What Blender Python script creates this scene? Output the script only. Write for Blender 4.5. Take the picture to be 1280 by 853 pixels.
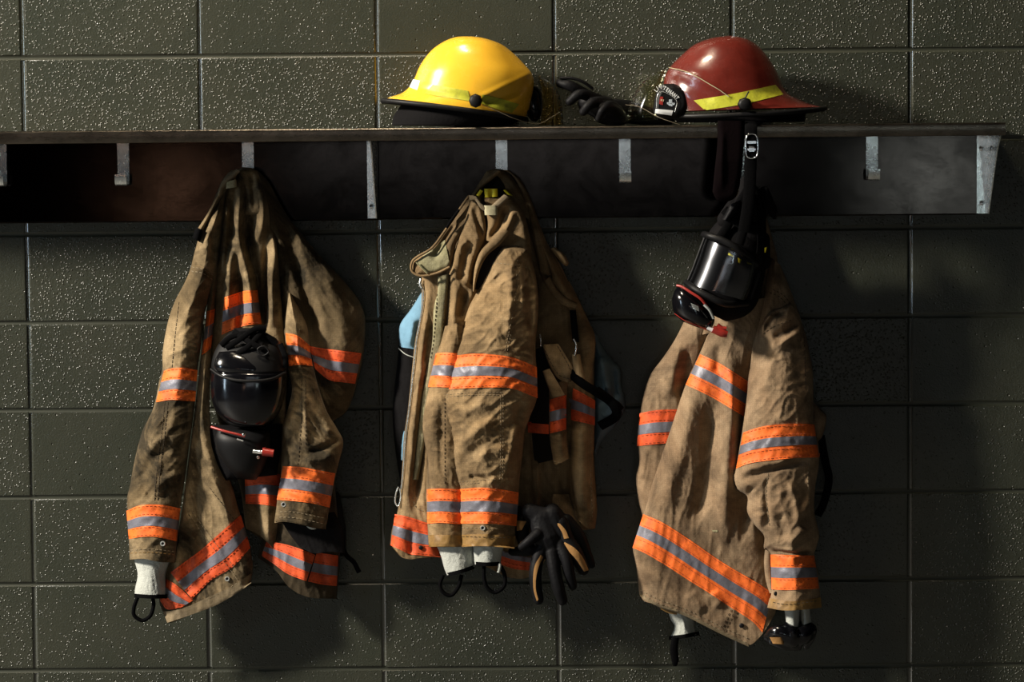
import bpy, bmesh, math, random
import numpy as np
from mathutils import Vector, Matrix, noise
from mathutils.bvhtree import BVHTree
for o in list(bpy.data.objects): bpy.data.objects.remove(o)
S = bpy.context.scene
COL = S.collection
RND = random.Random(7)

# ------------------------------------------------------------------ camera
# metres; the block wall's face is the plane y = 0, the floor is z = 0, the camera looks along +y
FPX = 3400.0
CAMP = np.array([1.21539, -6.25145, 1.8288 - 0.21546])
def _rx(a): c, s = math.cos(a), math.sin(a); return np.array([[1,0,0],[0,c,-s],[0,s,c]])
def _rz(a): c, s = math.cos(a), math.sin(a); return np.array([[c,-s,0],[s,c,0],[0,0,1]])
CAMR = _rz(0.01578) @ _rx(-0.07105) @ np.array([[1.,0,0],[0,0,-1],[0,1,0]]) @ _rz(-0.00883)
cam = bpy.data.objects.new('camera', bpy.data.cameras.new('camera')); COL.objects.link(cam)
cam.matrix_world = Matrix.Translation(CAMP.tolist()) @ Matrix(CAMR.tolist()).to_4x4()
cam.data.sensor_width = 36.0; cam.data.lens = FPX*36/1280; cam.data.clip_start = .05
S.camera = cam

# ------------------------------------------------------------------ light and exposure
S.view_settings.view_transform = 'Standard'; S.view_settings.look = 'None'
S.view_settings.gamma = 1.0; S.view_settings.use_curve_mapping = False
S.view_settings.exposure = 0.0
w = bpy.data.worlds.new('room_dusk'); S.world = w; w.use_nodes = True
w.node_tree.nodes['Background'].inputs[0].default_value = (.55, .62, .75, 1)
w.node_tree.nodes['Background'].inputs[1].default_value = .006
def area(name, loc, target, power, color, sx, sy):
    l = bpy.data.lights.new(name, 'AREA'); l.shape = 'RECTANGLE'; l.size = sx; l.size_y = sy
    l.energy = power; l.color = color
    o = bpy.data.objects.new(name, l); COL.objects.link(o); o.location = loc
    o.rotation_euler = (Vector(target)-Vector(loc)).to_track_quat('-Z', 'Y').to_euler()
    return o
area('doorway_light', (-4.85, -2.75, 4.5), (1.1, 0, 1.2), 1260, (1.0, .91, .78), .45, .8)
area('ceiling_lamp', (.55, -1.0, 4.2), (1.2, 0, 1.2), 60, (1.0, .84, .62), .5, .25)
area('joint_highlight_light', (-4.3, -3.5, 1.6), (.9, 0, 1.5), 38, (.66, .84, 1.0), .42, 1.5)  # added unseen light, placed for highlights in the vertical joints
area('hook_reflection_light', (1.05, -9, 1.75), (1.05, 0, 1.6), 7.5, (.92, .96, 1.0), 2.6, .6)  # added unseen light behind the camera, mirrored by the hooks to brighten them
area('panel_reflection_light', (-.88, -9, 1.35), (-.88, 0, 1.35), 2.0, (1.0, .58, .38), .36, .28)  # added unseen light, sized to mirror as a warm patch on the back panel
area('panel_reflection_light', (3.33, -9, 1.42), (3.33, 0, 1.42), 6.5, (.78, .92, .93), .50, .38)  # added likewise, for the cool reflected patch at the panel's right

# ------------------------------------------------------------------ node helpers
def new_mat(name):
    m = bpy.data.materials.new(name); m.use_nodes = True
    nt = m.node_tree; return m, nt, nt.nodes['Principled BSDF']
def N(nt, t, **kw):
    n = nt.nodes.new(t)
    for k, v in kw.items():
        if k in n.inputs.keys() if hasattr(n.inputs, 'keys') else False: n.inputs[k].default_value = v
        else: setattr(n, k, v)
    return n
def ramp(nt, fac, stops):
    r = nt.nodes.new('ShaderNodeValToRGB'); nt.links.new(fac, r.inputs[0])
    e = r.color_ramp.elements
    while len(e) < len(stops): e.new(.5)
    for i, (p, c) in enumerate(stops):
        e[i].position = p; e[i].color = (c[0], c[1], c[2], 1) if isinstance(c, (tuple, list)) else (c, c, c, 1)
    return r.outputs[0]
def noise_tex(nt, vec, scale, detail=3, rough=.5, dist=0):
    n = nt.nodes.new('ShaderNodeTexNoise'); n.inputs['Scale'].default_value = scale
    n.inputs['Detail'].default_value = detail; n.inputs['Roughness'].default_value = rough
    n.inputs['Distortion'].default_value = dist
    nt.links.new(vec, n.inputs['Vector']); return n.outputs[0]
def coords(nt, randomise=False):
    tc = nt.nodes.new('ShaderNodeTexCoord'); v = tc.outputs['Object']
    if randomise:
        oi = nt.nodes.new('ShaderNodeObjectInfo')
        m = nt.nodes.new('ShaderNodeVectorMath'); m.operation = 'SCALE'
        cmb = nt.nodes.new('ShaderNodeCombineXYZ')
        for i in range(3): nt.links.new(oi.outputs['Random'], cmb.inputs[i])
        nt.links.new(cmb.outputs[0], m.inputs[0]); m.inputs['Scale'].default_value = 37.0
        a = nt.nodes.new('ShaderNodeVectorMath'); a.operation = 'ADD'
        nt.links.new(v, a.inputs[0]); nt.links.new(m.outputs[0], a.inputs[1]); v = a.outputs[0]
    return v
def mathn(nt, op, a, b=None):
    n = nt.nodes.new('ShaderNodeMath'); n.operation = op
    for i, x in enumerate((a, b)):
        if x is None: continue
        if isinstance(x, (int, float)): n.inputs[i].default_value = x
        else: nt.links.new(x, n.inputs[i])
    return n.outputs[0]
def mixc(nt, fac, a, b, mode='MIX'):
    n = nt.nodes.new('ShaderNodeMix'); n.data_type = 'RGBA'; n.blend_type = mode
    for s, x in ((0, fac), (6, a), (7, b)):
        if isinstance(x, (int, float)): n.inputs[s].default_value = x
        elif isinstance(x, (tuple, list)): n.inputs[s].default_value = (x[0], x[1], x[2], 1)
        else: nt.links.new(x, n.inputs[s])
    return n.outputs[2]
def bump(nt, bsdf, h, strength, dist, prev=None):
    b = nt.nodes.new('ShaderNodeBump'); b.inputs['Strength'].default_value = strength
    b.inputs['Distance'].default_value = dist; nt.links.new(h, b.inputs['Height'])
    if prev: nt.links.new(prev, b.inputs['Normal'])
    nt.links.new(b.outputs[0], bsdf.inputs['Normal']); return b.outputs[0]
def weave(nt, v, sx, sz):
    """woven threads: product of two sine gratings in x and z"""
    sep = nt.nodes.new('ShaderNodeSeparateXYZ'); nt.links.new(v, sep.inputs[0])
    a = mathn(nt, 'SINE', mathn(nt, 'MULTIPLY', sep.outputs[0], sx))
    b = mathn(nt, 'SINE', mathn(nt, 'MULTIPLY', sep.outputs[2], sz))
    return mathn(nt, 'ADD', mathn(nt, 'MULTIPLY', a, .5), mathn(nt, 'MULTIPLY', b, .5))

# ------------------------------------------------------------------ materials
def canvas(name, base, dirt, worn, dirt_amt=.5, seed=0.0):
    m, nt, b = new_mat(name); v0 = coords(nt)
    a = nt.nodes.new('ShaderNodeVectorMath'); a.operation = 'ADD'; nt.links.new(v0, a.inputs[0])
    a.inputs[1].default_value = (seed, seed*1.7, seed*.6); v = a.outputs[0]
    n1 = noise_tex(nt, v, 9, 5, .62, .6); n2 = noise_tex(nt, v, 32, 4, .6, .3); n3 = noise_tex(nt, v, 420, 2, .7)
    c = mixc(nt, ramp(nt, n1, [(.40, 0), (.66, 1)]), base, worn)
    f = mathn(nt, 'MULTIPLY', ramp(nt, noise_tex(nt, v, 6.3, 5, .68, .8), [(.43, 0), (.63, 1)]), dirt_amt)
    c = mixc(nt, f, c, dirt)
    c = mixc(nt, .55, c, ramp(nt, n2, [(.3, .45), (.7, 1.0)]), 'MULTIPLY')
    c = mixc(nt, .5, c, ramp(nt, n3, [(.3, .5), (.7, 1.0)]), 'MULTIPLY')
    w_ = weave(nt, v, 1500, 1500)
    c = mixc(nt, .22, c, ramp(nt, w_, [(.0, .45), (.7, 1.0)]), 'MULTIPLY')
    nt.links.new(c, b.inputs['Base Color'])
    b.inputs['Roughness'].default_value = .9
    b.inputs['Specular IOR Level'].default_value = .08
    b.inputs['Sheen Weight'].default_value = .03; b.inputs['Sheen Roughness'].default_value = .5
    p = bump(nt, b, n2, .30, .004)
    p = bump(nt, b, noise_tex(nt, v, 75, 4, .65, .6), .30, .003, p)
    bump(nt, b, w_, .12, .0004, p)
    return m
def cloth(name, col, rough=.9, nscale=120, nstr=.4, sheen=.1, var=.5, spec=.12):
    m, nt, b = new_mat(name); v = coords(nt)
    n = noise_tex(nt, v, nscale, 4, .65)
    nt.links.new(mixc(nt, var, col, ramp(nt, noise_tex(nt, v, 22, 4, .6), [(.3, .45), (.7, 1.0)]), 'MULTIPLY'), b.inputs['Base Color'])
    b.inputs['Roughness'].default_value = rough; b.inputs['Sheen Weight'].default_value = sheen
    b.inputs['Specular IOR Level'].default_value = spec
    bump(nt, b, n, nstr, .002); return m
def tape(name, col, dirt, rough=.6, metal=0.0, grain=260, dirt_amt=.7, spec=.4):
    m, nt, b = new_mat(name); v = coords(nt)
    c = mixc(nt, mathn(nt, 'MULTIPLY', ramp(nt, noise_tex(nt, v, 26, 5, .7, .5), [(.45, 0), (.72, 1)]), dirt_amt), col, dirt)
    c = mixc(nt, .35, c, ramp(nt, noise_tex(nt, v, grain, 3, .7), [(.3, .5), (.7, 1.0)]), 'MULTIPLY')
    nt.links.new(c, b.inputs['Base Color']); b.inputs['Roughness'].default_value = rough
    b.inputs['Metallic'].default_value = metal; b.inputs['Specular IOR Level'].default_value = spec
    p = bump(nt, b, noise_tex(nt, v, 60, 3, .6), .3, .003)
    bump(nt, b, noise_tex(nt, v, grain*1.5, 2, .6), .25, .0008, p); return m
def plastic(name, col, rough=.35, spec=.5, coat=0.0, scuff=.3, bumpy=.0):
    m, nt, b = new_mat(name); v = coords(nt)
    n = noise_tex(nt, v, 18, 6, .7, .4)
    nt.links.new(mixc(nt, scuff, col, ramp(nt, n, [(.35, .55), (.6, 1.0)]), 'MULTIPLY'), b.inputs['Base Color'])
    r = nt.nodes.new('ShaderNodeMapRange'); nt.links.new(noise_tex(nt, v, 40, 4, .6), r.inputs[0])
    r.inputs[3].default_value = max(rough-.12, .02); r.inputs[4].default_value = rough+.15
    nt.links.new(r.outputs[0], b.inputs['Roughness']); b.inputs['Specular IOR Level'].default_value = spec
    b.inputs['Coat Weight'].default_value = coat; b.inputs['Coat Roughness'].default_value = .08
    if bumpy: bump(nt, b, noise_tex(nt, v, 130, 3, .6), bumpy, .001)
    return m
def metal(name, col, rough=.35, spots=.5, scale=30, aniso=False, metallic=1.0, rvar=.12):
    m, nt, b = new_mat(name); v = coords(nt)
    n = noise_tex(nt, v, scale, 6, .7, .5)
    nt.links.new(mixc(nt, spots, col, ramp(nt, n, [(.35, .35), (.6, 1.0)]), 'MULTIPLY'), b.inputs['Base Color'])
    b.inputs['Metallic'].default_value = metallic
    mp = nt.nodes.new('ShaderNodeMapping'); nt.links.new(v, mp.inputs[0]); mp.inputs['Scale'].default_value = (1, 1, 14) if aniso else (1, 1, 1)
    r = nt.nodes.new('ShaderNodeMapRange'); nt.links.new(noise_tex(nt, mp.outputs[0], 60, 4, .6), r.inputs[0])
    r.inputs[3].default_value = max(rough-rvar, .04); r.inputs[4].default_value = rough+rvar
    nt.links.new(r.outputs[0], b.inputs['Roughness'])
    bump(nt, b, noise_tex(nt, mp.outputs[0], 200, 2, .5), .03, .0005); return m
def glassy(name, tint, gloss_rough=.08, gloss=.12):
    m = bpy.data.materials.new(name); m.use_nodes = True; nt = m.node_tree
    nt.nodes.remove(nt.nodes['Principled BSDF']); out = nt.nodes['Material Output']
    t = nt.nodes.new('ShaderNodeBsdfTransparent'); t.inputs[0].default_value = (*tint, 1)
    g = nt.nodes.new('ShaderNodeBsdfGlossy'); g.inputs['Roughness'].default_value = gloss_rough
    g.inputs[0].default_value = (.9, .93, 1, 1)
    lw = nt.nodes.new('ShaderNodeFresnel'); lw.inputs[0].default_value = 1.5
    mx = nt.nodes.new('ShaderNodeMixShader')
    nt.links.new(mathn(nt, 'ADD', lw.outputs[0], gloss), mx.inputs[0])
    nt.links.new(t.outputs[0], mx.inputs[1]); nt.links.new(g.outputs[0], mx.inputs[2])
    nt.links.new(mx.outputs[0], out.inputs[0]); return m

def wall_paint(name, rough, textured, spec=.5, coat=0.0):
    m, nt, b = new_mat(name); v = coords(nt, True)
    n = noise_tex(nt, v, 5, 4, .6)
    nt.links.new(mixc(nt, ramp(nt, n, [(.3, 0), (.7, 1)]), (.026, .030, .021), (.035, .037, .026)), b.inputs['Base Color'])
    b.inputs['Roughness'].default_value = rough; b.inputs['Specular IOR Level'].default_value = .5
    def cells(scale, r0, r1, lo, hi, chan):
        vo = nt.nodes.new('ShaderNodeTexVoronoi'); vo.inputs['Scale'].default_value = scale; nt.links.new(v, vo.inputs['Vector'])
        sel = nt.nodes.new('ShaderNodeSeparateColor'); nt.links.new(vo.outputs['Color'], sel.inputs[0])
        return mathn(nt, 'MULTIPLY', ramp(nt, vo.outputs['Distance'], [(r0, 1), (r1, 0)]), ramp(nt, sel.outputs[chan], [(lo, 0), (hi, 1)]))
    if not textured:
        b.inputs['Specular IOR Level'].default_value = spec; b.inputs['Coat Weight'].default_value = coat; b.inputs['Coat Roughness'].default_value = .15
        bump(nt, b, noise_tex(nt, v, 90, 2, .5), .08, .002); return m
    p = bump(nt, b, noise_tex(nt, v, 30, 3, .55), .30, .003)
    p = bump(nt, b, noise_tex(nt, v, 250, 3, .62), .5, .0024, p)
    p = bump(nt, b, mathn(nt, 'SUBTRACT', 1.0, cells(95, .10, .26, .80, .83, 0)), .7, .0028, p)
    bump(nt, b, cells(170, .10, .40, .55, .66, 1), .75, .0020, p)
    return m
M = {}
M['wall'] = wall_paint('painted_block', .27, True)
M['joint'] = wall_paint('painted_joint', .19, False, 1.0, 1.0)
M['bed_joint'] = wall_paint('painted_bed_joint', .42, False, .4)
M['floor'] = plastic('floor_concrete', (.10, .10, .095), .5)
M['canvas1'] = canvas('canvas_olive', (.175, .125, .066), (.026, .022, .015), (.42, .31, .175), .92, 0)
M['canvas2'] = canvas('canvas_tan', (.30, .200, .100), (.08, .054, .030), (.42, .295, .16), .75, 3.1)
M['canvas3'] = canvas('canvas_brown', (.30, .200, .118), (.085, .058, .038), (.42, .30, .185), .7, 6.3)
M['canvas1_shaded'] = canvas('canvas_olive_shaded', (.105, .076, .040), (.024, .020, .013), (.20, .145, .080), .95, 4.4)  # side panel: shade from centre cloth and sleeve put into the colour, plus soiling
M['canvas1_shadow'] = canvas('canvas_hem_shadow', (.055, .042, .027), (.014, .012, .009), (.10, .075, .045), .9, 1.3)  # hem piece: its deep shadow painted into a darker, dirtier canvas
M['cuff'] = tape('tan_leather', (.26, .15, .045), (.09, .05, .02), .55, 0, 200, .8)
M['hem'] = canvas('hem_binding', (.26, .20, .12), (.07, .055, .035), (.33, .26, .17), .5, 9)
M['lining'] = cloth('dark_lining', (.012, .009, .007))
M['velcro'] = canvas('hook_tape', (.42, .39, .22), (.13, .10, .05), (.50, .46, .30), .7, 2.2)
M['orange'] = tape('orange_trim', (.92, .17, .022), (.38, .055, .012), .62, 0, 300, .65)
M['orange_dim'] = tape('orange_trim_dark', (.74, .095, .018), (.25, .03, .010), .66, 0, 300, .8)
M['silver'] = tape('silver_trim', (.17, .17, .205), (.085, .085, .095), .45, .2, 340, .6)
M['thread_dark'] = cloth('dark_thread', (.035, .025, .015))
M['thread_light'] = cloth('light_thread', (.24, .19, .12))
M['thread_red'] = cloth('red_thread', (.35, .05, .01))
M['knit'] = cloth('white_knit', (.46, .48, .44), .95, 260, 1.0, .2, .35)
M['web'] = cloth('black_webbing', (.002, .002, .0024), .85, 300, .4, .0, .5, .05)
M['black_cloth'] = cloth('black_cloth', (.004, .0035, .004), .85, 150, .5, .0)
M['maroon'] = cloth('near_black_maroon_cloth', (.0024, .0010, .0014), .9, 150, .4, .0, .5, .04)
M['glove'] = cloth('glove_leather', (.005, .005, .006), .55, 110, .5, .0)
M['glove_tan'] = cloth('glove_tan_leather', (.35, .19, .07), .7, 110, .5, .0)
M['denim'] = cloth('pale_blue_cloth', (.17, .33, .46), .75, 60, .6, .1)
M['bluegrey'] = cloth('blue_grey_coated_cloth', (.075, .115, .145), .45, 50, .6, .0)
M['yellow'] = plastic('yellow_shell', (.74, .42, .030), .24, .4, .1, .15)
M['red'] = plastic('red_shell', (.115, .015, .010), .24, .5, .35, .6)
M['lime'] = tape('lime_tape', (.46, .47, .03), (.24, .23, .03), .5, 0, 120, .9)
M['lime_dirty'] = tape('lime_tape_dirty', (.42, .44, .03), (.10, .12, .03), .5, 0, 120, .9)
M['rubber'] = plastic('black_rubber', (.004, .004, .0045), .5, .22)
M['gloss'] = plastic('black_gloss', (.003, .003, .004), .14, .45, .15)
M['white'] = plastic('white_plate', (.72, .74, .74), .45, .4)
M['redpl'] = plastic('red_plastic', (.26, .022, .016), .3, .4)
M['label_y'] = tape('yellow_label', (.80, .68, .02), (.4, .33, .04), .6, 0, 200, .3)
M['label_t'] = tape('tan_label', (.42, .38, .24), (.2, .17, .09), .7, 0, 200, .6)
M['galv'] = metal('galvanised_steel', (.90, .94, .92), .25, .45, 120, False, .8)
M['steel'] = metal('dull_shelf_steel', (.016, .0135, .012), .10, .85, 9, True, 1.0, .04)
M['steel_edge'] = metal('shelf_edge_steel', (.15, .130, .105), .30, .6, 14, True)
M['cord'] = plastic('cord', (.10, .08, .05), .5)
M['chrome'] = metal('chrome', (.75, .77, .78), .18, .2, 60)
M['lens'] = glassy('clear_lens', (.70, .73, .76), .16, .10)
M['lens_dark'] = glassy('smoked_lens', (.06, .07, .08), .07, .06)
M['visor'] = glassy('amber_visor', (.88, .74, .42), .15, -.02)
M['visor_g'] = glassy('green_tinted_visor', (.80, .80, .60), .15, -.02)

# ------------------------------------------------------------------ geometry helpers
def PT(px, py, d):
    """point of the scene seen at picture position (px, py), a distance d in front of the block wall"""
    px = np.asarray(px, float); py = np.asarray(py, float); d = np.asarray(d, float)
    px, py, d = np.broadcast_arrays(px, py, d)
    v = np.stack([px-640, -(py-426.5), -FPX*np.ones_like(px)], -1) @ CAMR.T
    t = (-d-CAMP[1])/v[..., 1]
    return CAMP + v*t[..., None]
def P1(px, py, d): return Vector(PT(px, py, d).tolist())
def link(name, verts, faces, mat, parent=None, smooth=True, autosharp=False):
    me = bpy.data.meshes.new(name)
    off = parent.location if parent else Vector((0, 0, 0))
    if parent and parent.parent: off = off + parent.parent.location
    V = np.asarray(verts, float).reshape(-1, 3) - np.array(off)
    me.from_pydata(V.tolist(), [], faces)
    if smooth: me.polygons.foreach_set('use_smooth', [True]*len(me.polygons))
    me.update(); me.materials.append(mat)
    bm = bmesh.new(); bm.from_mesh(me); bmesh.ops.recalc_face_normals(bm, faces=bm.faces); bm.to_mesh(me); bm.free()
    if autosharp: me.set_sharp_from_angle(angle=math.radians(40))
    o = bpy.data.objects.new(name, me); COL.objects.link(o)
    if parent: o.parent = parent
    return o
def thing(name, label, cat, loc, group=None):
    o = bpy.data.objects.new(name, None); COL.objects.link(o); o.location = loc; o.empty_display_size = .05
    o['label'] = label; o['category'] = cat
    if group: o['group'] = group
    return o
def resample(pts, n, smooth=True):
    p = np.array(pts, float)
    if len(p) == 1: return np.repeat(p, n, 0)
    if smooth and len(p) > 2:
        q = np.vstack([2*p[0]-p[1], p, 2*p[-1]-p[-2]]); out = []
        for i in range(1, len(q)-2):
            t = np.linspace(0, 1, 8, endpoint=False)[:, None]
            a, b, c, d = q[i-1], q[i], q[i+1], q[i+2]
            out.append(.5*((2*b)+(-a+c)*t+(2*a-5*b+4*c-d)*t*t+(-a+3*b-3*c+d)*t**3))
        p = np.vstack(out+[p[-1:]])
    s = np.r_[0, np.cumsum(np.linalg.norm(np.diff(p[:, :2], axis=0), axis=1))]
    if s[-1] == 0: return np.repeat(p[:1], n, 0)
    t = np.linspace(0, s[-1], n)
    return np.stack([np.interp(t, s, p[:, k]) for k in range(p.shape[1])], 1)
def dist_poly(X, Y, poly):
    p = np.array(poly, float); best = np.full(X.shape, 1e9); par = np.zeros(X.shape)
    seg = np.linalg.norm(np.diff(p, axis=0), axis=1); tot = seg.sum()+1e-9; acc = 0
    for a, b, l in zip(p[:-1], p[1:], seg):
        ab = b-a; t = np.clip(((X-a[0])*ab[0]+(Y-a[1])*ab[1])/(ab@ab+1e-9), 0, 1)
        d = np.hypot(X-a[0]-ab[0]*t, Y-a[1]-ab[1]*t); m = d < best
        best[m] = d[m]; par[m] = (acc+t[m]*l)/tot; acc += l
    return best, par
def wrinkle(X, Y, spec):
    """spec: (amplitude m, size across px, size along px, direction of the creases in degrees, seed)"""
    amp, sa, sl, ang, seed = spec
    c, s = math.cos(math.radians(ang)), math.sin(math.radians(ang))
    A = (X*c+Y*s)/sl; B = (-X*s+Y*c)/sa
    out = np.empty(X.shape); f = out.ravel()
    for i, (a, b) in enumerate(zip(A.ravel(), B.ravel())):
        n = noise.noise(Vector((a, b, seed))); m = noise.noise(Vector((a*2.1, b*2.1, seed+9)))
        f[i] = (1-min(abs(n)*2.6, 1))**1.6*.9 + n*.5 + m*.35
    return out*amp*WRK
WRK = .52
BV = {}
def patch(name, L, R, mat, parent, d0=.05, T=.04, r=None, top=None, bot=None, folds=(), wr=(), back=.02,
          step=1.7, roundtop=0, roundbot=0, smooth=True, key=None, tilt=0.0, warp=.6):
    """a piece of hanging cloth: outline given by its two long edges, relief by dome + folds + creases"""
    lenL = np.linalg.norm(np.diff(np.array(L, float), axis=0), axis=1).sum()
    lenR = np.linalg.norm(np.diff(np.array(R, float), axis=0), axis=1).sum()
    n = max(6, int(max(lenL, lenR)/step)); l = resample(L, n, smooth); q = resample(R, n, smooth)
    wmax = np.linalg.norm(l-q, axis=1).max(); m = max(6, int(wmax/step))
    u = np.linspace(0, 1, m)[None, :, None]; v = np.linspace(0, 1, n)[:, None, None]
    u = .5-.5*np.cos(math.pi*u)*.35 - (.5-u)*.65 if False else u
    G = l[:, None, :]*(1-u)+q[:, None, :]*u
    if top is not None: t = resample(top, m); G = G+(1-v)**2*(t[None]-G[0:1])
    if bot is not None: t = resample(bot, m); G = G+v**3*(t[None]-G[-1:])
    X, Y = G[..., 0].copy(), G[..., 1].copy()
    eL = list(map(tuple, G[:, 0])); eR = list(map(tuple, G[:, -1]))
    dl, _ = dist_poly(X, Y, eL[::4]+[eL[-1]]); dr, _ = dist_poly(X, Y, eR[::4]+[eR[-1]])
    D = np.minimum(dl, dr)
    if roundtop: D = np.minimum(D, dist_poly(X, Y, G[0])[0]*roundtop)
    if roundbot: D = np.minimum(D, dist_poly(X, Y, G[-1])[0]*roundbot)
    rr = r if r else wmax*.5
    s = np.clip(D/rr, 0, 1); dome = np.sqrt(np.clip(1-(1-s)**2, 0, 1))
    if isinstance(d0, (int, float)): base = np.full(X.shape, float(d0))
    else: base = np.interp(Y, [a for a, _ in d0], [b for _, b in d0])
    base = base + tilt*(X-X.mean())
    H = base+T*dome
    edge = np.clip(D/6, 0, 1)
    for f in folds:
        pl, amp, wd = f[0], f[1], f[2]
        dd, pp = dist_poly(X, Y, resample(pl, 24)); fade = np.clip(np.minimum(pp, 1-pp)/.18, 0, 1) if len(f) < 4 else 1
        H = H+1.15*amp*np.exp(-(dd/wd)**2)*fade*edge
    for k in wr: H = H+wrinkle(X, Y, k)*(.25+.75*edge)
    # ragged outline: cloth edges wander a little
    W = PT(X, Y, H); off = len(W.reshape(-1, 3))
    verts = [W.reshape(-1, 3)]
    idx = np.arange(n*m).reshape(n, m)
    faces = np.stack([idx[:-1, :-1], idx[:-1, 1:], idx[1:, 1:], idx[1:, :-1]], -1).reshape(-1, 4).tolist()
    # the back, three columns, hem left open
    K = 5; bu = np.linspace(0, 1, K)[1:-1]
    cols = []
    for b in bu:
        x = G[:, 0, 0]*(1-b)+G[:, -1, 0]*b; y = G[:, 0, 1]*(1-b)+G[:, -1, 1]*b
        bd = np.minimum(H.min(1), base.mean(1))-back*(4*b*(1-b))
        bd = np.maximum(bd, .003)
        cols.append(PT(x, y, np.minimum(bd, (H[:, 0]*(1-b)+H[:, -1]*b)-.002)))
    bv = np.stack(cols, 1); verts.append(bv.reshape(-1, 3)); bi = off+np.arange(n*(K-2)).reshape(n, K-2)
    full = np.concatenate([idx[:, :1], bi, idx[:, -1:]], 1)
    faces += np.stack([full[:-1, :-1], full[1:, :-1], full[1:, 1:], full[:-1, 1:]], -1).reshape(-1, 4).tolist()
    V = np.concatenate(verts)
    o = link(name, V, faces, mat, parent)
    BV[key or name] = BVHTree.FromPolygons(V.tolist(), faces)
    return o
def hit(hosts, px, py, default=None):
    d = Vector((P1(px, py, 0)-Vector(CAMP.tolist()))).normalized(); best = None
    for h in hosts:
        loc, nn, i, dist = BV[h].ray_cast(Vector(CAMP.tolist()), d)
        if loc is not None and (best is None or -loc.y > best): best = -loc.y
    return best if best is not None else default
def drape(name, top, bot, hosts, mat, parent, off=.0018, nrow=None, thick=.0025, step=2.0, smooth=True, key=None):
    """a strip lying on the front of other pieces (hosts): tape, label, trim"""
    if isinstance(hosts, str): hosts = [hosts]
    top = np.array(top, float); bot = np.array(bot, float)
    ln = max(np.linalg.norm(np.diff(top, axis=0), axis=1).sum(), np.linalg.norm(np.diff(bot, axis=0), axis=1).sum())
    n = max(4, int(ln/step)+1); t = resample(top, n, smooth); b = resample(bot, n, smooth)
    hgt = np.linalg.norm(t-b, axis=1).max(); m = nrow or max(3, int(hgt/step)+1)
    v = np.linspace(0, 1, m)[:, None, None]; G = t[None]*(1-v)+b[None]*v
    H = np.full(G.shape[:2], np.nan)
    for i in range(m):
        for j in range(n):
            h = hit(hosts, G[i, j, 0], G[i, j, 1])
            if h is not None: H[i, j] = h
    for i in range(m):
        ok = ~np.isnan(H[i])
        if ok.any(): H[i] = np.interp(np.arange(n), np.arange(n)[ok], H[i][ok])
    for j in range(n):
        ok = ~np.isnan(H[:, j])
        if ok.any(): H[:, j] = np.interp(np.arange(m), np.arange(m)[ok], H[:, j][ok])
    H = np.nan_to_num(H, nan=.1)
    # the strip is stiff: it does not follow sudden steps
    for _ in range(2):
        Hs = H.copy(); Hs[:, 1:-1] = np.maximum(H[:, 1:-1], (H[:, :-2]+H[:, 2:])/2-.0005); H = Hs
    F = PT(G[..., 0], G[..., 1], H+off).reshape(-1, 3); Bk = PT(G[..., 0], G[..., 1], H+off-thick).reshape(-1, 3)
    V = np.concatenate([F, Bk]); idx = np.arange(n*m).reshape(m, n); o = n*m
    faces = np.stack([idx[:-1, :-1], idx[:-1, 1:], idx[1:, 1:], idx[1:, :-1]], -1).reshape(-1, 4).tolist()
    ring = list(idx[0, :])+list(idx[1:, -1])+list(idx[-1, -2::-1])+list(idx[-2:0:-1, 0])
    for a, c in zip(ring, ring[1:]+ring[:1]): faces.append([int(a), int(c), int(c+o), int(a+o)])
    ob = link(name, V, faces, mat, parent, autosharp=True)
    if key: BV[key] = BVHTree.FromPolygons(V.tolist(), faces)
    return ob
def lerp(a, b, f): a = resample(a, 24); b = resample(b, 24); return (a*(1-f)+b*f).tolist()
def band(top, bot, hosts, parent, dim=False, s0=.36, s1=.66, mat=None):
    """orange trim with a silver stripe and two rows of stitches"""
    if isinstance(hosts, str): hosts = [hosts]
    o = drape('reflective_band', top, bot, hosts, mat or (M['orange_dim'] if dim else M['orange']), parent, .0022, thick=.004)
    drape('silver_stripe', lerp(top, bot, s0), lerp(top, bot, s1), hosts, M['silver'], o, .0032, thick=.0015)
    for f in (.05, .30, .71, .95): stitch(lerp(top, bot, f), hosts, o, M['thread_red'], off=.0034, dash=3, gap=2, wd=.55)
    return o
STN = [0]
def stitch(line, hosts, parent, mat=None, off=.0018, dash=3.0, gap=2.2, wd=.8):
    """a row of thread stitches lying on the cloth, all one mesh"""
    if isinstance(hosts, str): hosts = [hosts]
    p = resample(line, 200); s = np.r_[0, np.cumsum(np.linalg.norm(np.diff(p, axis=0), axis=1))]
    V = []; F = []; t = 0
    while t+dash < s[-1]:
        a = np.array([np.interp(t, s, p[:, k]) for k in (0, 1)]); b = np.array([np.interp(t+dash, s, p[:, k]) for k in (0, 1)])
        h0, h1 = hit(hosts, *a), hit(hosts, *b); t += dash+gap
        if h0 is None or h1 is None: continue
        nrm = np.array([-(b-a)[1], (b-a)[0]]); nrm = nrm/np.linalg.norm(nrm)*wd/2; o = len(V)
        for q, h in ((a, h0), (b, h1)):
            V += [PT(*(q-nrm), h+off-.0008), PT(*q, h+off+.0004), PT(*(q+nrm), h+off-.0008)]
        F += [[o, o+1, o+4, o+3], [o+1, o+2, o+5, o+4]]
    if F:
        ob = link('stitching', V, F, mat or M['thread_dark'], parent, smooth=False); ob['kind'] = 'stuff'; return ob
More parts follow.
